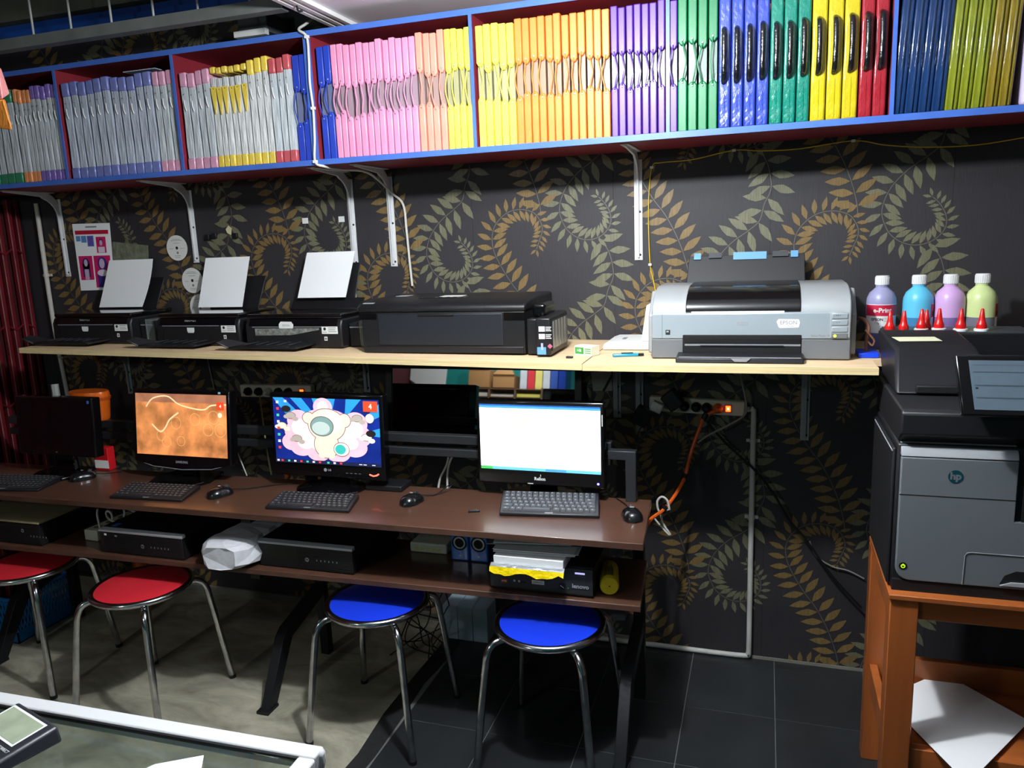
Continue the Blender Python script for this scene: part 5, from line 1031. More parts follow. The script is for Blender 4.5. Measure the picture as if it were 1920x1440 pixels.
m = MB(); SCR = mat('idle_touch_screen', (76, 90, 100), .3, emit=.08, vary=.05, vscale=20); m.quad([PT(.028, .10, .0008), PT(wd-.03, .10, .0008), PT(wd-.03, .90, .0008), PT(.028, .90, .0008)], SCR)
S3 = mat('touch_screen_row', (54, 66, 76), .3, emit=.05)
for v0, v1 in ((.48, .50), (.28, .30), (.70, .715), (.82, .825)): m.quad([PT(.035, v0, .0012), PT(wd-.03, v0, .0012), PT(wd-.03, v1, .0012), PT(.035, v1, .0012)], S3)
m.quad([PT(.036, .43, .0012), PT(.042, .43, .0012), PT(.042, .46, .0012), PT(.036, .46, .0012)], INK); m.build('panel_screen', tp, smooth=False)
MB().box(.50, .70, -.885, -.84, 1.215, 1.27, CB).build('panel_hinge', t)
MB().prism([(BX1-.26+.013, .95), (BX1, .95), (BX1, 1.12), (.628, 1.12)], 'y', BY0-.001, BY0+.012, BLKD).build('exit_bay', t)

# ================================================================ GATE, CONDUITS, CABLES
GR = mat('dark_red_gate_paint', (112, 22, 32), .4, vary=.25, vscale=6, metal=.1); GP = mat('worn_pink_grey_edge', (120, 92, 90), .5, vary=.3, vscale=12)
t = thing('folding_gate', 'dark red folding steel gate at the left end of the room', 'gate', (-3.55, -.7, 0))
ny = 26
for k in range(ny):
    y = -.02-.052*k; x = -3.545+(.012 if k % 2 else 0)
    m = MB(); m.box(x-.010, x+.010, y-.019, y+.004, 0.03, 1.99, GR); m.box(x+.0100, x+.0125, y-.019, y-.014, 0.03, 1.99, GP); m.build('slat', t, bevel=.001)
for lv in (.25, .62, .99, 1.36, 1.73):
    for k in range(0, ny-2, 2):
        y = -.03-.052*k
        m = MB(); m.tube([(-3.530, y, lv), (-3.530, y-.052, lv+.030)], .0045, GR, 6); m.tube([(-3.527, y-.052, lv+.030), (-3.527, y-.104, lv)], .0045, GR, 6); m.build('scissor_link', t)
m = MB(); m.box(-3.565, -3.560, -1.42, -.002, .05, 1.97, mat('maroon_sheet', (60, 12, 18), .6)); m.build('dark_void_sheet', t)  # added dark sheet stands in for the shaded void behind the slats
def wall_pipe(name, label, cat, pts, r, m_, clamps=()):
    t = thing(name, label, cat, pts[0]); m = MB(); m.tube(smooth_path(pts, 4) if len(pts) > 2 else pts, r, m_, 10); m.build('pipe', t)
    for c_ in clamps: m = MB(); m.lathe([(r*1.25, -.008), (r*1.25, .008)], c_, m_, 14); m.box(c_[0]-r*2.4, c_[0]+r*2.4, -.012, -.002, c_[2]-.006, c_[2]+.006, m_); m.build('clamp', t)
    return t
wall_pipe('electrical_conduit', 'slim white double conduit running down beside the red gate', 'conduit', [(-3.418, -.014, 1.97), (-3.420, -.014, 1.4), (-3.400, -.014, 1.05), (-3.395, -.014, .85)], .011, mat('aged_white_pipe', (196, 192, 184), .5), [(-3.420, -.014, 1.62)])
PW = mat('dusty_white_pipe', (190, 190, 184), .5, vary=.1, vscale=10)
wall_pipe('electrical_conduit', 'white conduit dropping from the lit power strip down the wall to the floor', 'conduit', [(-.062, -.016, 1.036), (-.040, -.016, 1.037), (-.031, -.016, 1.026), (-.031, -.016, .9), (-.032, -.016, .5), (-.032, -.016, .06), (-.035, -.016, .026), (-.050, -.016, .014), (-.20, -.016, .012), (-.50, -.016, .014), (-1.1, -.018, .014)], .0105, PW, [(-.031, -.016, .914), (-.032, -.016, .605)])
def cable(label, pts, r, m_, name='cable', cat='cable', n=5, extra=None):
    m = MB(); m.tube(smooth_path(pts, n), r, m_, 7)
    if extra: extra(m)
    o = m.build(name); tag(o, label, cat); return o
def apx(L, Y): return [at(x, y, Y=(Y if not isinstance(Y, (list, tuple)) else Y[i])) for i, (x, y) in enumerate(L)]
YW = mat('yellow_wire', (214, 178, 30), .5)
cable('thin yellow wire pinned along the wall and down beside the white bracket', apx([(1925, 257), (1830, 272), (1735, 276), (1660, 272), (1600, 264), (1500, 279), (1430, 283), (1376, 282), (1300, 299), (1240, 305), (1223, 312), (1217, 360), (1216, 420), (1219, 496), (1224, 520), (1229, 546)], -.008), 0.0019, YW, extra=lambda m: [m.box(q.x-.006, q.x+.006, -.014, -.001, q.z-.004, q.z+.004, WHT) for q in apx([(1600, 264), (1376, 282), (1222, 314), (1219, 496)], -.008)])
cable('white cable hanging over the cabinet joint and down to the shelf behind the black printer', [(-1.64, -.16, 2.60), (-1.66, -.24, 2.56), (-1.655, -.31, 2.525)]+apx([(560, 56), (575, 69), (579, 110), (581, 156), (587, 203), (590, 260), (591, 303)], -.358)+[(-1.60, -.345, 2.008)]+apx([(640, 318), (690, 324)], [-.24, -.14])+apx([(735, 362), (756, 384), (762, 430), (768, 490), (773, 536)], -.02)[:], .0048, CABW, extra=lambda m: [m.box(q.x-.008, q.x+.008, q.y-.004, q.y+.006, q.z-.005, q.z+.005, WHT) for q in apx([(575, 69), (587, 203), (591, 303)], -.358)])
cable('thin white cable behind the third sheet of paper beside the bracket', apx([(663, 505), (666, 540), (668, 567)], -.03), .003, CABW)
OR = mat('orange_cable', (225, 96, 28), .45)
opts = apx([(1350, 768), (1322, 780), (1313, 800), (1300, 835), (1290, 870), (1284, 895), (1268, 925), (1245, 955), (1222, 972), (1214, 985)], [-.05, -.055, -.05, -.06, -.08, -.11, -.18, -.26, -.36, -.42])
cable('thick orange power cable hanging from the lit power strip to the desk end', opts, .0068, OR, extra=lambda m: [m.tube([q+Vector((.006, 0, .012)), q-Vector((.006, 0, .012))], .0105, BLK, 10) for q in (opts[5], opts[7], opts[1])])
q = opts[7]
cable('white cable loop tied to the orange power cable beside the desk end', [q+Vector(p) for p in ((.02, .0, .0), (.012, 0, .035), (-.008, 0, .048), (-.024, 0, .030), (-.022, 0, .0), (-.012, 0, -.02), (-.004, 0, -.055), (.018, 0, -.09), (.022, 0, -.098))], .0042, CABW)
cable('second thinner white cable below the cable loop at the desk end', [q+Vector(p) for p in ((.016, 0, .0), (-.012, 0, -.012), (-.035, 0, -.03), (-.030, 0, -.045), (.0, 0, -.08), (.018, 0, -.098))], .0034, CABW)
cable('grey cable dropping from under the shelf past the right end of the lit power strip', apx([(1388, 700), (1393, 725), (1399, 755), (1396, 778), (1370, 795), (1330, 815), (1308, 830)], -.045), .004, mat('grey_cable', (140, 138, 132), .5))
cable('black cable swinging down the wall behind the white conduit', apx([(1325, 790), (1360, 830), (1414, 880), (1450, 925), (1480, 975), (1510, 1010), (1560, 1080), (1615, 1140)], -.036), .0045, CABB)
cable('grey cable curving across the wall towards the timber stand', apx([(1518, 1015), (1530, 1042), (1560, 1062), (1590, 1070), (1620, 1085)], -.012), .003, mat('grey_cable', (140, 138, 132), .5))
cable('left one of two white cables hanging below the mirror', apx([(843, 842), (838, 870), (826, 895), (822, 915)], [-.40, -.38, -.36, -.36]), .0042, CABW)
cable('right one of two white cables hanging below the mirror', apx([(854, 843), (843, 868), (839, 890), (839, 918)], [-.40, -.38, -.36, -.36]), .0042, CABW)
cable('thin grey cable on the wall below the small printers', apx([(388, 668), (395, 700), (403, 735)], -.01), .0028, mat('grey_cable', (140, 138, 132), .5))
cable('thin white cord slanting behind the sepia screen', apx([(442, 840), (452, 865), (463, 892)], -.38), .0026, CABW)
cable('pale cord hanging from the left power strip behind the desk', apx([(487, 742), (493, 790), (500, 840), (509, 890)], [-.06, -.2, -.36, -.38]), .0036, mat('faded_yellow_cord', (160, 155, 110), .5))
cable('orange cord behind the left side of the pink cloud monitor', apx([(516, 745), (512, 775), (518, 800), (520, 860), (528, 880), (541, 896)], [-.06, -.2, -.35, -.40, -.42, -.44]), .0055, OR)

# power strips
def strip(px0, px1, py0, py1, y, label, plugs, lit):
    a = at(px0, py0, Y=y); b = at(px1, py1, Y=y); hh = .029; L_ = b.x-a.x
    t = thing('power_strip', label, 'power strip', ((a.x+b.x)/2, y/2, (a.z+b.z)/2))
    T = Matrix.Translation((a.x, 0, a.z)) @ Matrix.Rotation(-math.atan2(b.z-a.z, L_), 4, 'Y')
    m = MB(); m.T = T; m.box(0, L_, y, -.003, -hh, hh, CREAM); m.build('casing', t, bevel=.006, seg=3)
    for u, kind in plugs:
        m = MB(); c_ = T @ Vector((L_*u, y, 0))
        if kind == 'empty': disc(m, FR(c_.x, c_.y-.0006, c_.z), .0185, mat('socket_recess', (120, 116, 100), .5), 24); disc(m, FR(c_.x-.006, c_.y-.001, c_.z), .0025, BLKD, 8); disc(m, FR(c_.x+.006, c_.y-.001, c_.z), .0025, BLKD, 8); m.build('socket', t)
        else:
            pm = {'black': BLK, 'orange': OR, 'cream': CREAM}[kind]; m.lathe([(.0185, 0), (.0185, .016), (.014, .022), (.007, .034)], (c_.x, c_.y, c_.z), pm, 20, axis='y'); o = m.build('plug'); tag(o, {'black': 'round black plug', 'orange': 'round orange plug', 'cream': 'round cream plug'}[kind]+' %s of its strip' % ('in socket %s' % ORD[[p_[0] for p_ in plugs].index(u)])+(' of the lit strip' if lit else ' behind the pink cloud monitor'), 'plug')
            o['label'] = '%s plug in the %s socket of the %s' % ({'black': 'round black', 'orange': 'round orange', 'cream': 'round cream'}[kind], ORD[[p_[0] for p_ in plugs].index(u)], 'lit right-hand power strip' if lit else 'power strip behind the monitors')
    m = MB(); c_ = T @ Vector((L_*(.83 if lit else .88), y, 0)); m.box(c_.x-.012, c_.x+.012, c_.y-.004, c_.y, c_.z-.015, c_.z+.015, mat('dark_red_switch', (150, 30, 10), .4)); m.box(c_.x-.009, c_.x+.009, c_.y-.006, c_.y-.004, c_.z-.011, c_.z+.011, mat('lit_orange_switch', (255, 74, 20), .4, emit=4.0 if lit else 1.0)); m.box(c_.x-.003, c_.x+.003, c_.y-.0066, c_.y-.006, c_.z-.004, c_.z+.004, mat('lit_switch_core', (255, 210, 150), .4, emit=4.0 if lit else 1.0)) if lit else None
    m.build('switch', t)
strip(1217, 1397, 757, 768, -.04, 'cream power strip with orange plug and glowing red switch below the shelf', ((.20, 'empty'), (.38, 'black'), (.50, 'black'), (.61, 'black'), (.725, 'orange')), True)
strip(450, 583, 733, 735, -.04, 'cream power strip behind the sepia and pink cloud monitors', ((.13, 'black'), (.28, 'black'), (.42, 'cream'), (.56, 'black'), (.70, 'black')), False)
q = at(1205, 778, Y=-.06); m = MB(); m.T = Matrix.Translation((q.x, -.055, q.z)) @ Matrix.Rotation(.5, 4, 'Y'); m.box(-.032, .032, -.05, .0, -.035, .035, BLK); tag(m.build('power_adapter', bevel=.006), 'black cube power adapter hanging in front of the bracket left of the lit strip', 'adapter')
q = at(1262, 748, Y=-.06); m = MB(); m.T = Matrix.Translation((q.x, -.062, q.z)) @ Matrix.Rotation(.9, 4, 'Y'); m.box(-.035, .035, -.045, .02, -.03, .03, BLK); tag(m.build('power_adapter', bevel=.006), 'black power adapter plugged into the left part of the lit strip', 'adapter')
q = at(1232, 762, Y=-.05); m = MB(); m.T = Matrix.Translation((q.x, -.05, q.z)) @ Matrix.Rotation(.4, 4, 'Y'); m.box(-.022, .022, -.030, .008, -.018, .020, WHT); tag(m.build('power_adapter', bevel=.004), 'small white adapter at the left end of the lit strip', 'adapter')
cable('thin black cord looping down from the black cube power adapter', apx([(1210, 790), (1200, 805), (1194, 820), (1187, 835)], -.07), .002, CABB)

# ================================================================ THINGS ON THE WALL
def wq(L, y): return [at(px, py, Y=y) for px, py in L]
Q = wq([(135, 420), (205, 418), (216, 543), (152, 545)], -.004)
t = thing('photo_sheet', 'white sheet of printed portrait photos on the wall beside the red gate', 'poster', (Q[3].x, -.004, Q[3].z))
m = MB(); m.slab([Q[3], Q[2], Q[1], Q[0]], .0015, PAPER); m.build('paper', t, smooth=False)
def qp(u, v, o=.0008): a = Q[0].lerp(Q[1], u); b = Q[3].lerp(Q[2], u); p = a.lerp(b, v); return Vector((p.x, -.004-o, p.z))
m = MB(); MAG = mat('magenta_backdrop', (205, 24, 96), .6); HAIR = mat('printed_dark_hair', (52, 34, 92), .6); SKN = mat('printed_pale_skin', (205, 178, 205), .6); LBL = mat('printed_blue', (90, 140, 200), .6); DBL = mat('printed_dark_blue', (58, 40, 130), .6)
def R4(u0, u1, v0, v1, mt, o=.0008): m.quad([qp(u0, v1, o), qp(u1, v1, o), qp(u1, v0, o), qp(u0, v0, o)], mt)
R4(.05, .95, .10, .16, mat('crimson_print', (190, 24, 60), .5))
R4(.35, .65, .04, .06, GREYP)
for u0, u1, v1 in ((.06, .18, .26), (.20, .34, .28), (.36, .54, .34)): R4(u0, u1, .18, v1, LBL)
R4(.38, .52, .19, .33, mat('printed_violet', (100, 80, 170), .6), .0012)
R4(.60, .86, .20, .44, MAG); R4(.06, .44, .48, .84, MAG); R4(.48, .94, .48, .96, MAG)
def EL(u, v, ru, rv, mt, o): m.add([qp(u+ru*math.cos(2*math.pi*k/20), v-rv*math.sin(2*math.pi*k/20), o) for k in range(20)], [tuple(range(20))][:1], mt)
EL(.73, .28, .055, .05, HAIR, .0012); EL(.73, .29, .042, .042, SKN, .0016); R4(.64, .82, .35, .435, mat('printed_white_shirt', (225, 215, 228), .6), .0012)
EL(.25, .60, .105, .09, HAIR, .0012); R4(.145, .355, .60, .80, HAIR, .0012); EL(.25, .585, .05, .055, SKN, .0016); R4(.19, .31, .68, .835, SKN, .0014)
EL(.71, .60, .13, .10, DBL, .0012); R4(.55, .87, .72, .955, DBL, .0012); EL(.70, .60, .075, .075, SKN, .0016); EL(.70, .74, .15, .05, mat('printed_white_shirt', (225, 215, 228), .6), .0014)
m.build('portrait_print', t, smooth=False)
for i, (px, py, l) in enumerate(((332, 465, 'topmost white disc stuck on the wall beside the bracket'), (361, 526, 'middle white disc stuck on the wall left of the upright paper'), (376, 575, 'lowest white disc with a teal dot, half hidden by the upright paper'))):
    q = at(px, py, Y=-.004-.002*(2-i)); yy = -.004-.002*(2-i); t = thing('compact_disc', l, 'disc', (q.x, yy, q.z), 'white discs on the wall'); r = .0585
    m = MB(); m.lathe([(.0075, 0), (r, 0), (r, .0012), (.0075, .0012)], (q.x, yy, q.z), mat('matte_white_disc', (222, 222, 218), .5), 48, axis='y'); m.build('disc', t)
    m = MB(); disc(m, FR(q.x, yy-.0016, q.z), .0072, INK, 20); 
    if i == 2: disc(m, FR(q.x-.008, yy-.0016, q.z-.026), .012, mat('teal_dot', (60, 140, 160), .5), 20)
    else: disc(m, FR(q.x+.002, yy-.0016, q.z-.022), .0062, GREYP, 16)
    for k, (dz, w) in enumerate(((.040, .022), (.034, .032), (.022, .018), (-.004, -.012), (-.036, .018), (-.043, .014))):
        if w > 0: rect(m, FR(q.x, yy-.0016, q.z+dz), -w, w, -.0009, .0009, GREYP)
    rect(m, FR(q.x-.033, yy-.0016, q.z-.003), -.012, .012, -.0008, .0008, GREYP); rect(m, FR(q.x+.030, yy-.0016, q.z-.003), -.014, .014, -.0008, .0008, GREYP); m.build('disc_print', t)
Q2 = wq([(210, 453), (277, 460), (279, 520), (214, 520)], -.008); m = MB(); m.slab([Q2[3], Q2[2], Q2[1], Q2[0]], .003, mat('dusty_clear_pocket', (112, 116, 98), .2, bump=.8, bscale=40, vary=.3, vscale=25, coat=.5)); t = m.build('clear_pocket', smooth=False); tag(t, 'dusty clear plastic pocket on the wall beside the photo sheet', 'pocket')
for px, l in ((573, 'left one of two small white tape squares on the wall'), (641, 'right one of two small white tape squares on the wall')):
    q = at(px, 414 if px < 600 else 411, Y=0); m = MB(); m.box(q.x-.014, q.x+.014, -.004, -.002, q.z-.012, q.z+.012, STK); tag(m.build('tape_square'), l, 'tape', 'white tape squares on the wall')
for px, py, l in ((391, 445, 'left one of the black clips on the wall above the upright paper'), (404, 442, 'second black clip on the wall above the upright paper'), (443, 442, 'right one of the black clips on the wall above the upright paper')):
    q = at(px, py, Y=0); m = MB(); m.box(q.x-.012, q.x+.012, -.014, -.002, q.z-.012, q.z+.012, BLK); tag(m.build('wall_clip', bevel=.002), l, 'clip', 'black clips on the wall')
m = MB(); m.slab([at(426, 437, Y=-.004), at(433, 441, Y=-.004), at(434, 428, Y=-.004), at(428, 423, Y=-.004), at(423, 430, Y=-.004)], .002, mat('torn_yellowish_paper', (205, 198, 160), .7)); tag(m.build('torn_paper', smooth=False), 'torn scrap of yellowish paper on the wall between the black clips', 'paper')
Q3 = wq([(1108, 698), (1146, 694), (1148, 733), (1112, 733)], -.004); t = thing('paper_notice', 'small grey-white paper notice on the wall under the shelf', 'notice', (Q3[3].x, -.004, Q3[3].z)); m = MB(); m.slab([Q3[3], Q3[2], Q3[1], Q3[0]], .0012, mat('dull_paper', (150, 152, 148), .7)); m.build('paper', t, smooth=False)
m = MB(); m.tube([at(1131, 733, Y=-.008), at(1147, 704, Y=-.008)], .004, BLK, 6); m.build('diagonal_strap', t)
# fluorescent box by the soffit
t = thing('lamp_fitting', 'small grey lamp fitting with white lip above the left cabinet', 'lamp fitting', (-2.0, -.2, 2.52)); xa, xb = at(440, 60, Y=-.18).x, at(500, 55, Y=-.18).x
MB().box(xa+.01, xb-.005, -.17, -.01, 2.565, 2.64, mat('grey_fitting', (80, 84, 90), .5)).build('housing', t, bevel=.003); MB().box(xa, xb, -.19, -.165, 2.548, 2.572, WHT).build('white_lip', t, bevel=.002)
# overhead rail with hanging rods
t = thing('overhead_rail', 'grey steel rail with thin hanging rods across the top left', 'rail', (-1.9, -.5, 2.53)); RG = mat('dusty_grey_steel', (98, 102, 100), .5, vary=.18, vscale=8)
MB().prism([(-.50, 2.531), (-.455, 2.531), (-.455, 2.537), (-.494, 2.537), (-.494, 2.572), (-.50, 2.572)], 'x', -3.45, -1.625, RG).build('angle_rail', t)
for px in (62, 134, 211, 291, 375, 468):
    x = at(px, 60 if px < 400 else 8, Y=-.48).x; m = MB(); m.tube([(x, -.478, 2.537), (x-.002, -.478, 2.975)], .0042, mat('pale_rod', (165, 168, 165), .5), 6); m.build('hanging_rod', t)
m = MB(); m.tube(smooth_path([at(556, -6, Y=-.51), at(556, 10, Y=-.515), at(560, 21, Y=-.515), at(568, 19, Y=-.51)], 4), .004, BLK, 6); m.build('hook', t)
# hanging bag top left
def cloth(pts, th, m_, nm, t): m = MB(); m.slab([at(px, py, Y=y_) for px, py, y_ in pts][::-1], th, m_); return m.build(nm, t, smooth=False)
t = thing('hanging_bag', 'pink and orange plastic bag hanging at the upper left edge', 'bag', at(5, 240, Y=-1.2))
m = MB(); m.hexa([at(-60, 188, Y=-1.2), at(6, 186, Y=-1.2), at(6, 186, Y=-1.12), at(-60, 188, Y=-1.12), at(-70, 120, Y=-1.2), at(-4, 122, Y=-1.2), at(-4, 122, Y=-1.13), at(-70, 120, Y=-1.13)], mat('pink_film', (232, 150, 150), .4, bump=.4)); m.hexa([at(-50, 188, Y=-1.205), at(5, 186, Y=-1.205), at(19, 176, Y=-1.16), at(-50, 176, Y=-1.12), at(-70, 122, Y=-1.205), at(-4, 122, Y=-1.205), at(2, 128, Y=-1.16), at(-60, 122, Y=-1.12)], MATS['pink_film']); m.build('pink_upper', t, bevel=.004)
m = MB(); m.hexa([at(-60, 232, Y=-1.20), at(23, 244, Y=-1.20), at(23, 242, Y=-1.15), at(-60, 230, Y=-1.15), at(-60, 186, Y=-1.2), at(6, 187, Y=-1.2), at(10, 186, Y=-1.15), at(-60, 186, Y=-1.15)], mat('orange_film', (244, 150, 60), .35, bump=.4, vary=.15)); m.build('orange_lower', t, bevel=.004)

# ================================================================ MIRROR
t = thing('wall_mirror', 'wide black-framed mirror leaning on the wall behind the desk monitors', 'mirror', (-1.04, -.05, .80))
gy = lambda z_: -.018-(1.19-z_)*.158
xl, xr = at(733, 740, Y=-.05).x, at(1076, 740, Y=-.05).x; zt_, zb_ = 1.176, .905
m = MB(); m.quad([(xl, gy(zb_), zb_), (xr, gy(zb_), zb_), (xr, gy(zt_), zt_), (xl, gy(zt_), zt_)], mat('mirror_glass', (225, 228, 228), .02, metal=1.0)); m.build('glass', t, smooth=False)
for nm, (a, b, c_, d_) in {'frame_top': (xl-.03, xr+.03, zt_, zt_+.018), 'frame_bottom': (xl-.03, xr+.03, zb_-.03, zb_), 'frame_left': (xl-.03, xl, zb_, zt_), 'frame_right': (xr, xr+.03, zb_, zt_)}.items():
    MB().hexa([(a, gy(c_)-.006, c_), (b, gy(c_)-.006, c_), (b, gy(c_)+.012, c_), (a, gy(c_)+.012, c_), (a, gy(d_)-.006, d_), (b, gy(d_)-.006, d_), (b, gy(d_)+.012, d_), (a, gy(d_)+.012, d_)], BLK).build(nm, t, bevel=.002)

# ================================================================ FLOOR THINGS
BAS = mat('blue_basket_plastic', (16, 110, 175), .4)
t = thing('laundry_basket', 'blue perforated plastic basket on the floor under the left end of the desk', 'basket', (-3.33, -.52, 0))
bx0, bx1, by0, by1, bh = -3.50, -3.17, -.66, -.36, .21
m = MB(); m.box(bx0, bx1, by0, by0+.006, 0, .06, BAS); m.box(bx1-.006, bx1, by0, by1, 0, .06, BAS); m.box(bx0, bx0+.006, by0, by1, 0, .06, BAS); m.box(bx0, bx1, by1-.006, by1, 0, .06, BAS); m.box(bx0, bx1, by0, by1, 0, .005, BAS)
for k in range(18):
    u = k/17
    for s_ in (-1, 1): m.tube([(bx0+(bx1-bx0)*u, by0+.003, .055), (min(bx1, max(bx0, bx0+(bx1-bx0)*(u+.12*s_))), by0+.003, bh)], .004, BAS, 5); m.tube([(bx1-.003, by0+(by1-by0)*u, .055), (bx1-.003, min(by1, max(by0, by0+(by1-by0)*(u+.12*s_))), bh)], .004, BAS, 5)
m.build('lattice_sides', t); m = MB(); m.tube([(bx0, by0, bh), (bx1, by0, bh), (bx1, by1, bh), (bx0, by1, bh)], .008, BAS, 8, closed=True); m.build('rim', t)
m = MB(); m.lathe([(.02, 0), (.03, .02), (.03, .40), (.02, .42)], (-2.83, -.26, 0), ORG, 16); tag(m.build('orange_bottle'), 'tall orange plastic container on the floor between the two red stools', 'container')
m = MB(); PB = mat('pale_blue_carton', (150, 170, 182), .6, vary=.15); xa, xb = at(835, 1150, Y=-.12).x, at(918, 1160, Y=-.12).x
for k in range(3): m.box(xa+(xb-xa)*k/3+.001, xa+(xb-xa)*(k+1)/3-.001, -.15, -.03, 0, .155, PB)
tag(m.build('pale_carton', bevel=.003), 'pale blue-white carton strip on the floor against the wall', 'carton')
rnd = random.Random(3); m = MB(); cx, cy_ = at(800, 1165, Y=-.25).x, -.28
for k in range(9):
    pts = [(cx+rnd.uniform(-.10, .10), cy_+rnd.uniform(-.05, .05), LZ-.03)]
    for z_ in (.38, .26, .15, .06): pts.append((cx+rnd.uniform(-.11, .11), cy_+rnd.uniform(-.07, .07), z_+rnd.uniform(-.04, .03)))
    pts.append((cx+rnd.uniform(-.14, .14), cy_+rnd.uniform(-.08, .08), .006)); m.tube(smooth_path(pts, 5), .0028, CABB, 5)
tag(m.build('cable_tangle'), 'tangle of thin black cables hanging behind the left blue stool', 'cables', kind='stuff')

# ================================================================ GLASS COUNTER, FRONT LEFT
KZ = .90
c0 = at(611, 1399, Z=KZ); c1 = at(0, 1295.5, Z=KZ); xd = (c1-c0).normalized(); yd = Vector((xd.y, -xd.x, 0)); yd = yd if yd.y < 0 else -yd
K = Matrix(((-xd.x, -yd.x, 0, c0.x), (-xd.y, -yd.y, 0, c0.y), (0, 0, 1, 0), (0, 0, 0, 1)))    # local: +x right, +y towards the wall, origin at the far right corner
ALU = mat('white_powder_aluminium', (206, 208, 210), .35, metal=.1); GLS2 = mat('counter_glass', (225, 240, 235), .02, trans=1.0, ior=1.45)
t = thing('glass_counter', 'white-framed glass display counter in the lower left corner', 'counter', c0*1.0)
OFF[t.as_pointer()] = Vector((c0.x, c0.y, 0)); t.location = (c0.x, c0.y, 0); W_, D_ = 1.3, .45; fw = .032
def kbox(nm, a, b, c_, d_, e_, f_, mt, bev=0, par=None): m = MB(); m.T = K; m.box(a, b, c_, d_, e_, f_, mt); return m.build(nm, par or t, bevel=bev)
kbox('far_frame', -W_, -.003, -fw, 0, KZ-.028, KZ, ALU, .004); kbox('right_frame', -fw, 0, -D_, -fw-.0005, KZ-.028, KZ, ALU, .004); kbox('near_frame', -W_, -fw, -D_, -D_+fw, KZ-.028, KZ, ALU, .004)
kbox('corner_cap', -.026, .001, -.020, .001, KZ-.034, KZ-.0005, ALU, .008)
kbox('rubber_seal', -W_+.002, -fw, -fw-.005, -fw, KZ-.012, KZ-.002, BLK); kbox('glass_top', -W_+.01, -fw, -D_+fw, -fw-.005, KZ-.012, KZ-.006, GLS2)
for nm, a, c_ in (('corner_post', -.026, -.026), ('corner_post', -.026, -D_), ('corner_post', -W_, -.026), ('corner_post', -W_, -D_)): kbox(nm, a, a+.024, c_, c_+.024, 0, KZ-.028, ALU, .003)
kbox('glass_shelf', -W_+.03, -.03, -D_+.03, -.03, .58, .585, GLS2); kbox('base_box', -W_, 0, -D_, 0, .0, .12, ALU, .003)
# on the counter shelf
m = MB(); m.T = K; m.box(-1.02, -.86, -.20, -.10, .586, .60, mat('faded_pink_card', (176, 130, 118), .6)); tag(m.build('pink_packet'), 'faded pink packet seen through the counter glass', 'packet')
m = MB(); m.T = K; m.box(-.30, -.14, -.26, -.16, .586, .596, mat('pale_green_card', (128, 158, 110), .6)); tag(m.build('green_packet'), 'pale green packet seen through the counter glass near its right frame', 'packet')
# calculator
q = at(38, 1318, Z=.925); qr = at(116, 1371, Z=.920); M_ = frame((q.x, q.y, KZ+.001), (qr.x-q.x, qr.y-q.y, 0), (-(qr.y-q.y), qr.x-q.x, 0)); cw = (Vector((qr.x, qr.y))-Vector((q.x, q.y))).length
cbk = mat('calculator_black', (40, 42, 48), .4)
t = thing('desk_calculator', 'black desk calculator with grey-green display on the glass counter', 'calculator', (q.x, q.y-.08, KZ))
def CM(): m = MB(); m.T = M_; return m
m = CM(); m.hexa([(0, -.20, -.001+.0), (cw, -.20, -.001), (cw, 0, -.001), (0, 0, -.001), (.003, -.197, .012), (cw-.003, -.197, .012), (cw-.003, -.003, .030), (.003, -.003, .030)], cbk); m.build('case', t, bevel=.005)
def cs(x, y, o=0): return Vector((x, y, .012+.018*(y+.197)/.194+.0012+o))
def cr_(m, x0, x1, y0, y1, mt, o=0): m.quad([cs(x0, y0, o), cs(x1, y0, o), cs(x1, y1, o), cs(x0, y1, o)], mt)
m = CM(); cr_(m, .010, cw-.020, -.070, -.012, STK); cr_(m, .014, cw-.024, -.066, -.016, mat('lcd_grey_green', (148, 158, 136), .15, coat=.6, vary=.12, vscale=30), .0004); m.build('display', t, smooth=False)
for i in range(5):
    for j in range(5):
        x_ = .012+i*(cw-.03)/5; y_ = -.108-.019*j; mt = GREYD
        if (i, j) == (4, 0): mt = mat('maroon_key', (92, 40, 40), .4)
        if (i, j) == (4, 1): mt = mat('teal_green_key', (30, 160, 130), .35)
        m = CM(); p = [cs(x_, y_, -.001), cs(x_+.019, y_, -.001), cs(x_+.019, y_+.012, -.001), cs(x_, y_+.012, -.001)]; m.hexa(p+[a_+Vector((0, 0, .005)) for a_ in p], mt); m.build('key', t, bevel=.0015)
m = CM(); m.text('CHECK & CORRECT', .0075, Matrix.Translation((cw*.70, -.080, .0245)) @ Matrix.Rotation(.093, 4, 'X'), STK); m.text('TWO WAY', .007, Matrix.Translation((cw*.25, -.080, .0245)) @ Matrix.Rotation(.093, 4, 'X'), STK) if False else None; m.text('POWER', .005, Matrix.Translation((cw-.011, -.030, .0292)) @ Matrix.Rotation(.093, 4, 'X') @ Matrix.Rotation(-1.57, 4, 'Z'), STK) if False else None
m.build('lettering', t)
P4 = [at(255, 1450, Z=KZ), at(290, 1434, Z=KZ), at(382, 1417, Z=KZ), at(376, 1452, Z=KZ)]; m = MB(); m.slab([(q.x, q.y, KZ+.001) for q in P4], -.0012, PAPER); tag(m.build('paper_slip', smooth=False), 'white paper slip on the glass counter at the bottom edge', 'paper')

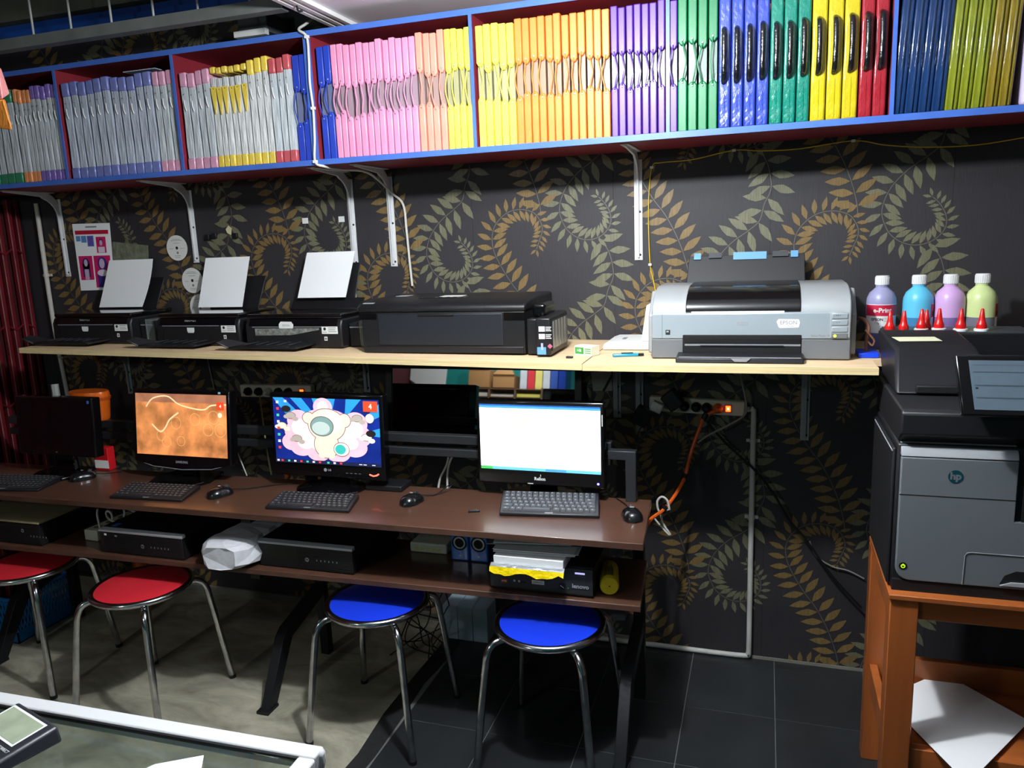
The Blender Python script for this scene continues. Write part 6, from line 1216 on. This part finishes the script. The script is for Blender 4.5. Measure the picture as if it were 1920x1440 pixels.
# ================================================================ BEHIND THE CAMERA (seen only in the mirror)
CARD = mat('brown_cardboard', (160, 118, 72), .7); RW = mat('rack_timber', (110, 84, 60), .6)
t = thing('paper_rack', 'timber paper rack with many pigeonholes against the teal wall, seen in the mirror', 'rack', (-2.65, -4.95, 0))
rx0, rx1, rt = -3.08, -2.20, 1.64
MB().box(rx0, rx1, -5.18, -5.16, 0, rt, RW).build('back_board', t)
for k in range(4): x_ = rx0+(rx1-rx0)*k/3; MB().box(x_-.008, x_+.008, -5.16, -4.78, 0, rt, RW).build('upright', t)
for k in range(19): MB().box(rx0+.008, rx1-.008, -5.16, -4.78, .06+k*.0866, .068+k*.0866, RW).build('shelf', t)
rnd = random.Random(11)
for c_ in range(3):
    for k in range(10, 18):
        xa = rx0+(rx1-rx0)*c_/3+.02; w_ = (rx1-rx0)/3-.04; z_ = .0685+k*.0866; h_ = rnd.uniform(.02, .06); pc_ = rnd.choice([(150, 60, 50), (190, 180, 170), (110, 50, 60), (235, 120, 70), (210, 200, 90), (90, 70, 80), (200, 205, 210)])
        tag(MB().box(xa, xa+w_, -5.10, -4.79, z_, z_+h_, mat('stock_%d_%d_%d' % pc_, pc_, .7, vary=.1)).build('paper_ream'), 'ream of coloured stock in column %s, %s pigeonhole from the top of the timber rack' % (('one', 'two', 'three')[c_], ORD[17-k]), 'paper', 'paper reams in the timber rack')
for i, (xa, xb, h_) in enumerate(((-3.04, -2.80, .20), (-2.76, -2.52, .14))):
    m = MB(); m.box(xa, xb, -5.12, -4.82, rt+.001, rt+h_, CARD); m.hexa([(xa, -4.83, rt+h_), (xb, -4.83, rt+h_), (xb, -4.80, rt+h_), (xa, -4.80, rt+h_), (xa+.04, -4.86, rt+h_+.06), (xb-.04, -4.86, rt+h_+.06), (xb-.04, -4.85, rt+h_+.06), (xa+.04, -4.85, rt+h_+.06)], CARD); tag(m.build('cardboard_box'), ('taller' if i == 0 else 'lower')+' open cardboard box on top of the timber rack, seen in the mirror', 'box')
for i in range(6):
    c_ = ((190, 195, 200), (210, 60, 70), (225, 210, 120), (200, 205, 210), (60, 90, 170), (30, 60, 150))[i]; xa = -2.48+.085*i
    tag(MB().box(xa, xa+.075, -5.14, -4.9, (rt+.001 if xa < -2.20 else 1.30), 1.93, mat('sleeve_%d' % i, c_, .25, coat=.4, vary=.15)).build('hanging_sleeve'), '%s plastic sleeve from the left beside the timber rack, seen in the mirror' % ORD[i], 'sleeve', 'plastic sleeves beside the timber rack')
m = MB(); m.prism([(-3.88, 1.74), (-3.46, 1.50), (-3.42, 2.3), (-3.88, 2.3)], 'y', -5.16, -5.12, WHT); tag(m.build('white_panel'), 'white slanted panel on the teal wall, seen at the left of the mirror', 'panel')
tag(MB().box(-2.15, -1.6, -5.18, -4.9, 1.25, 1.29, RW).build('wall_shelf'), 'timber wall shelf right of the paper rack, seen in the mirror', 'shelf')
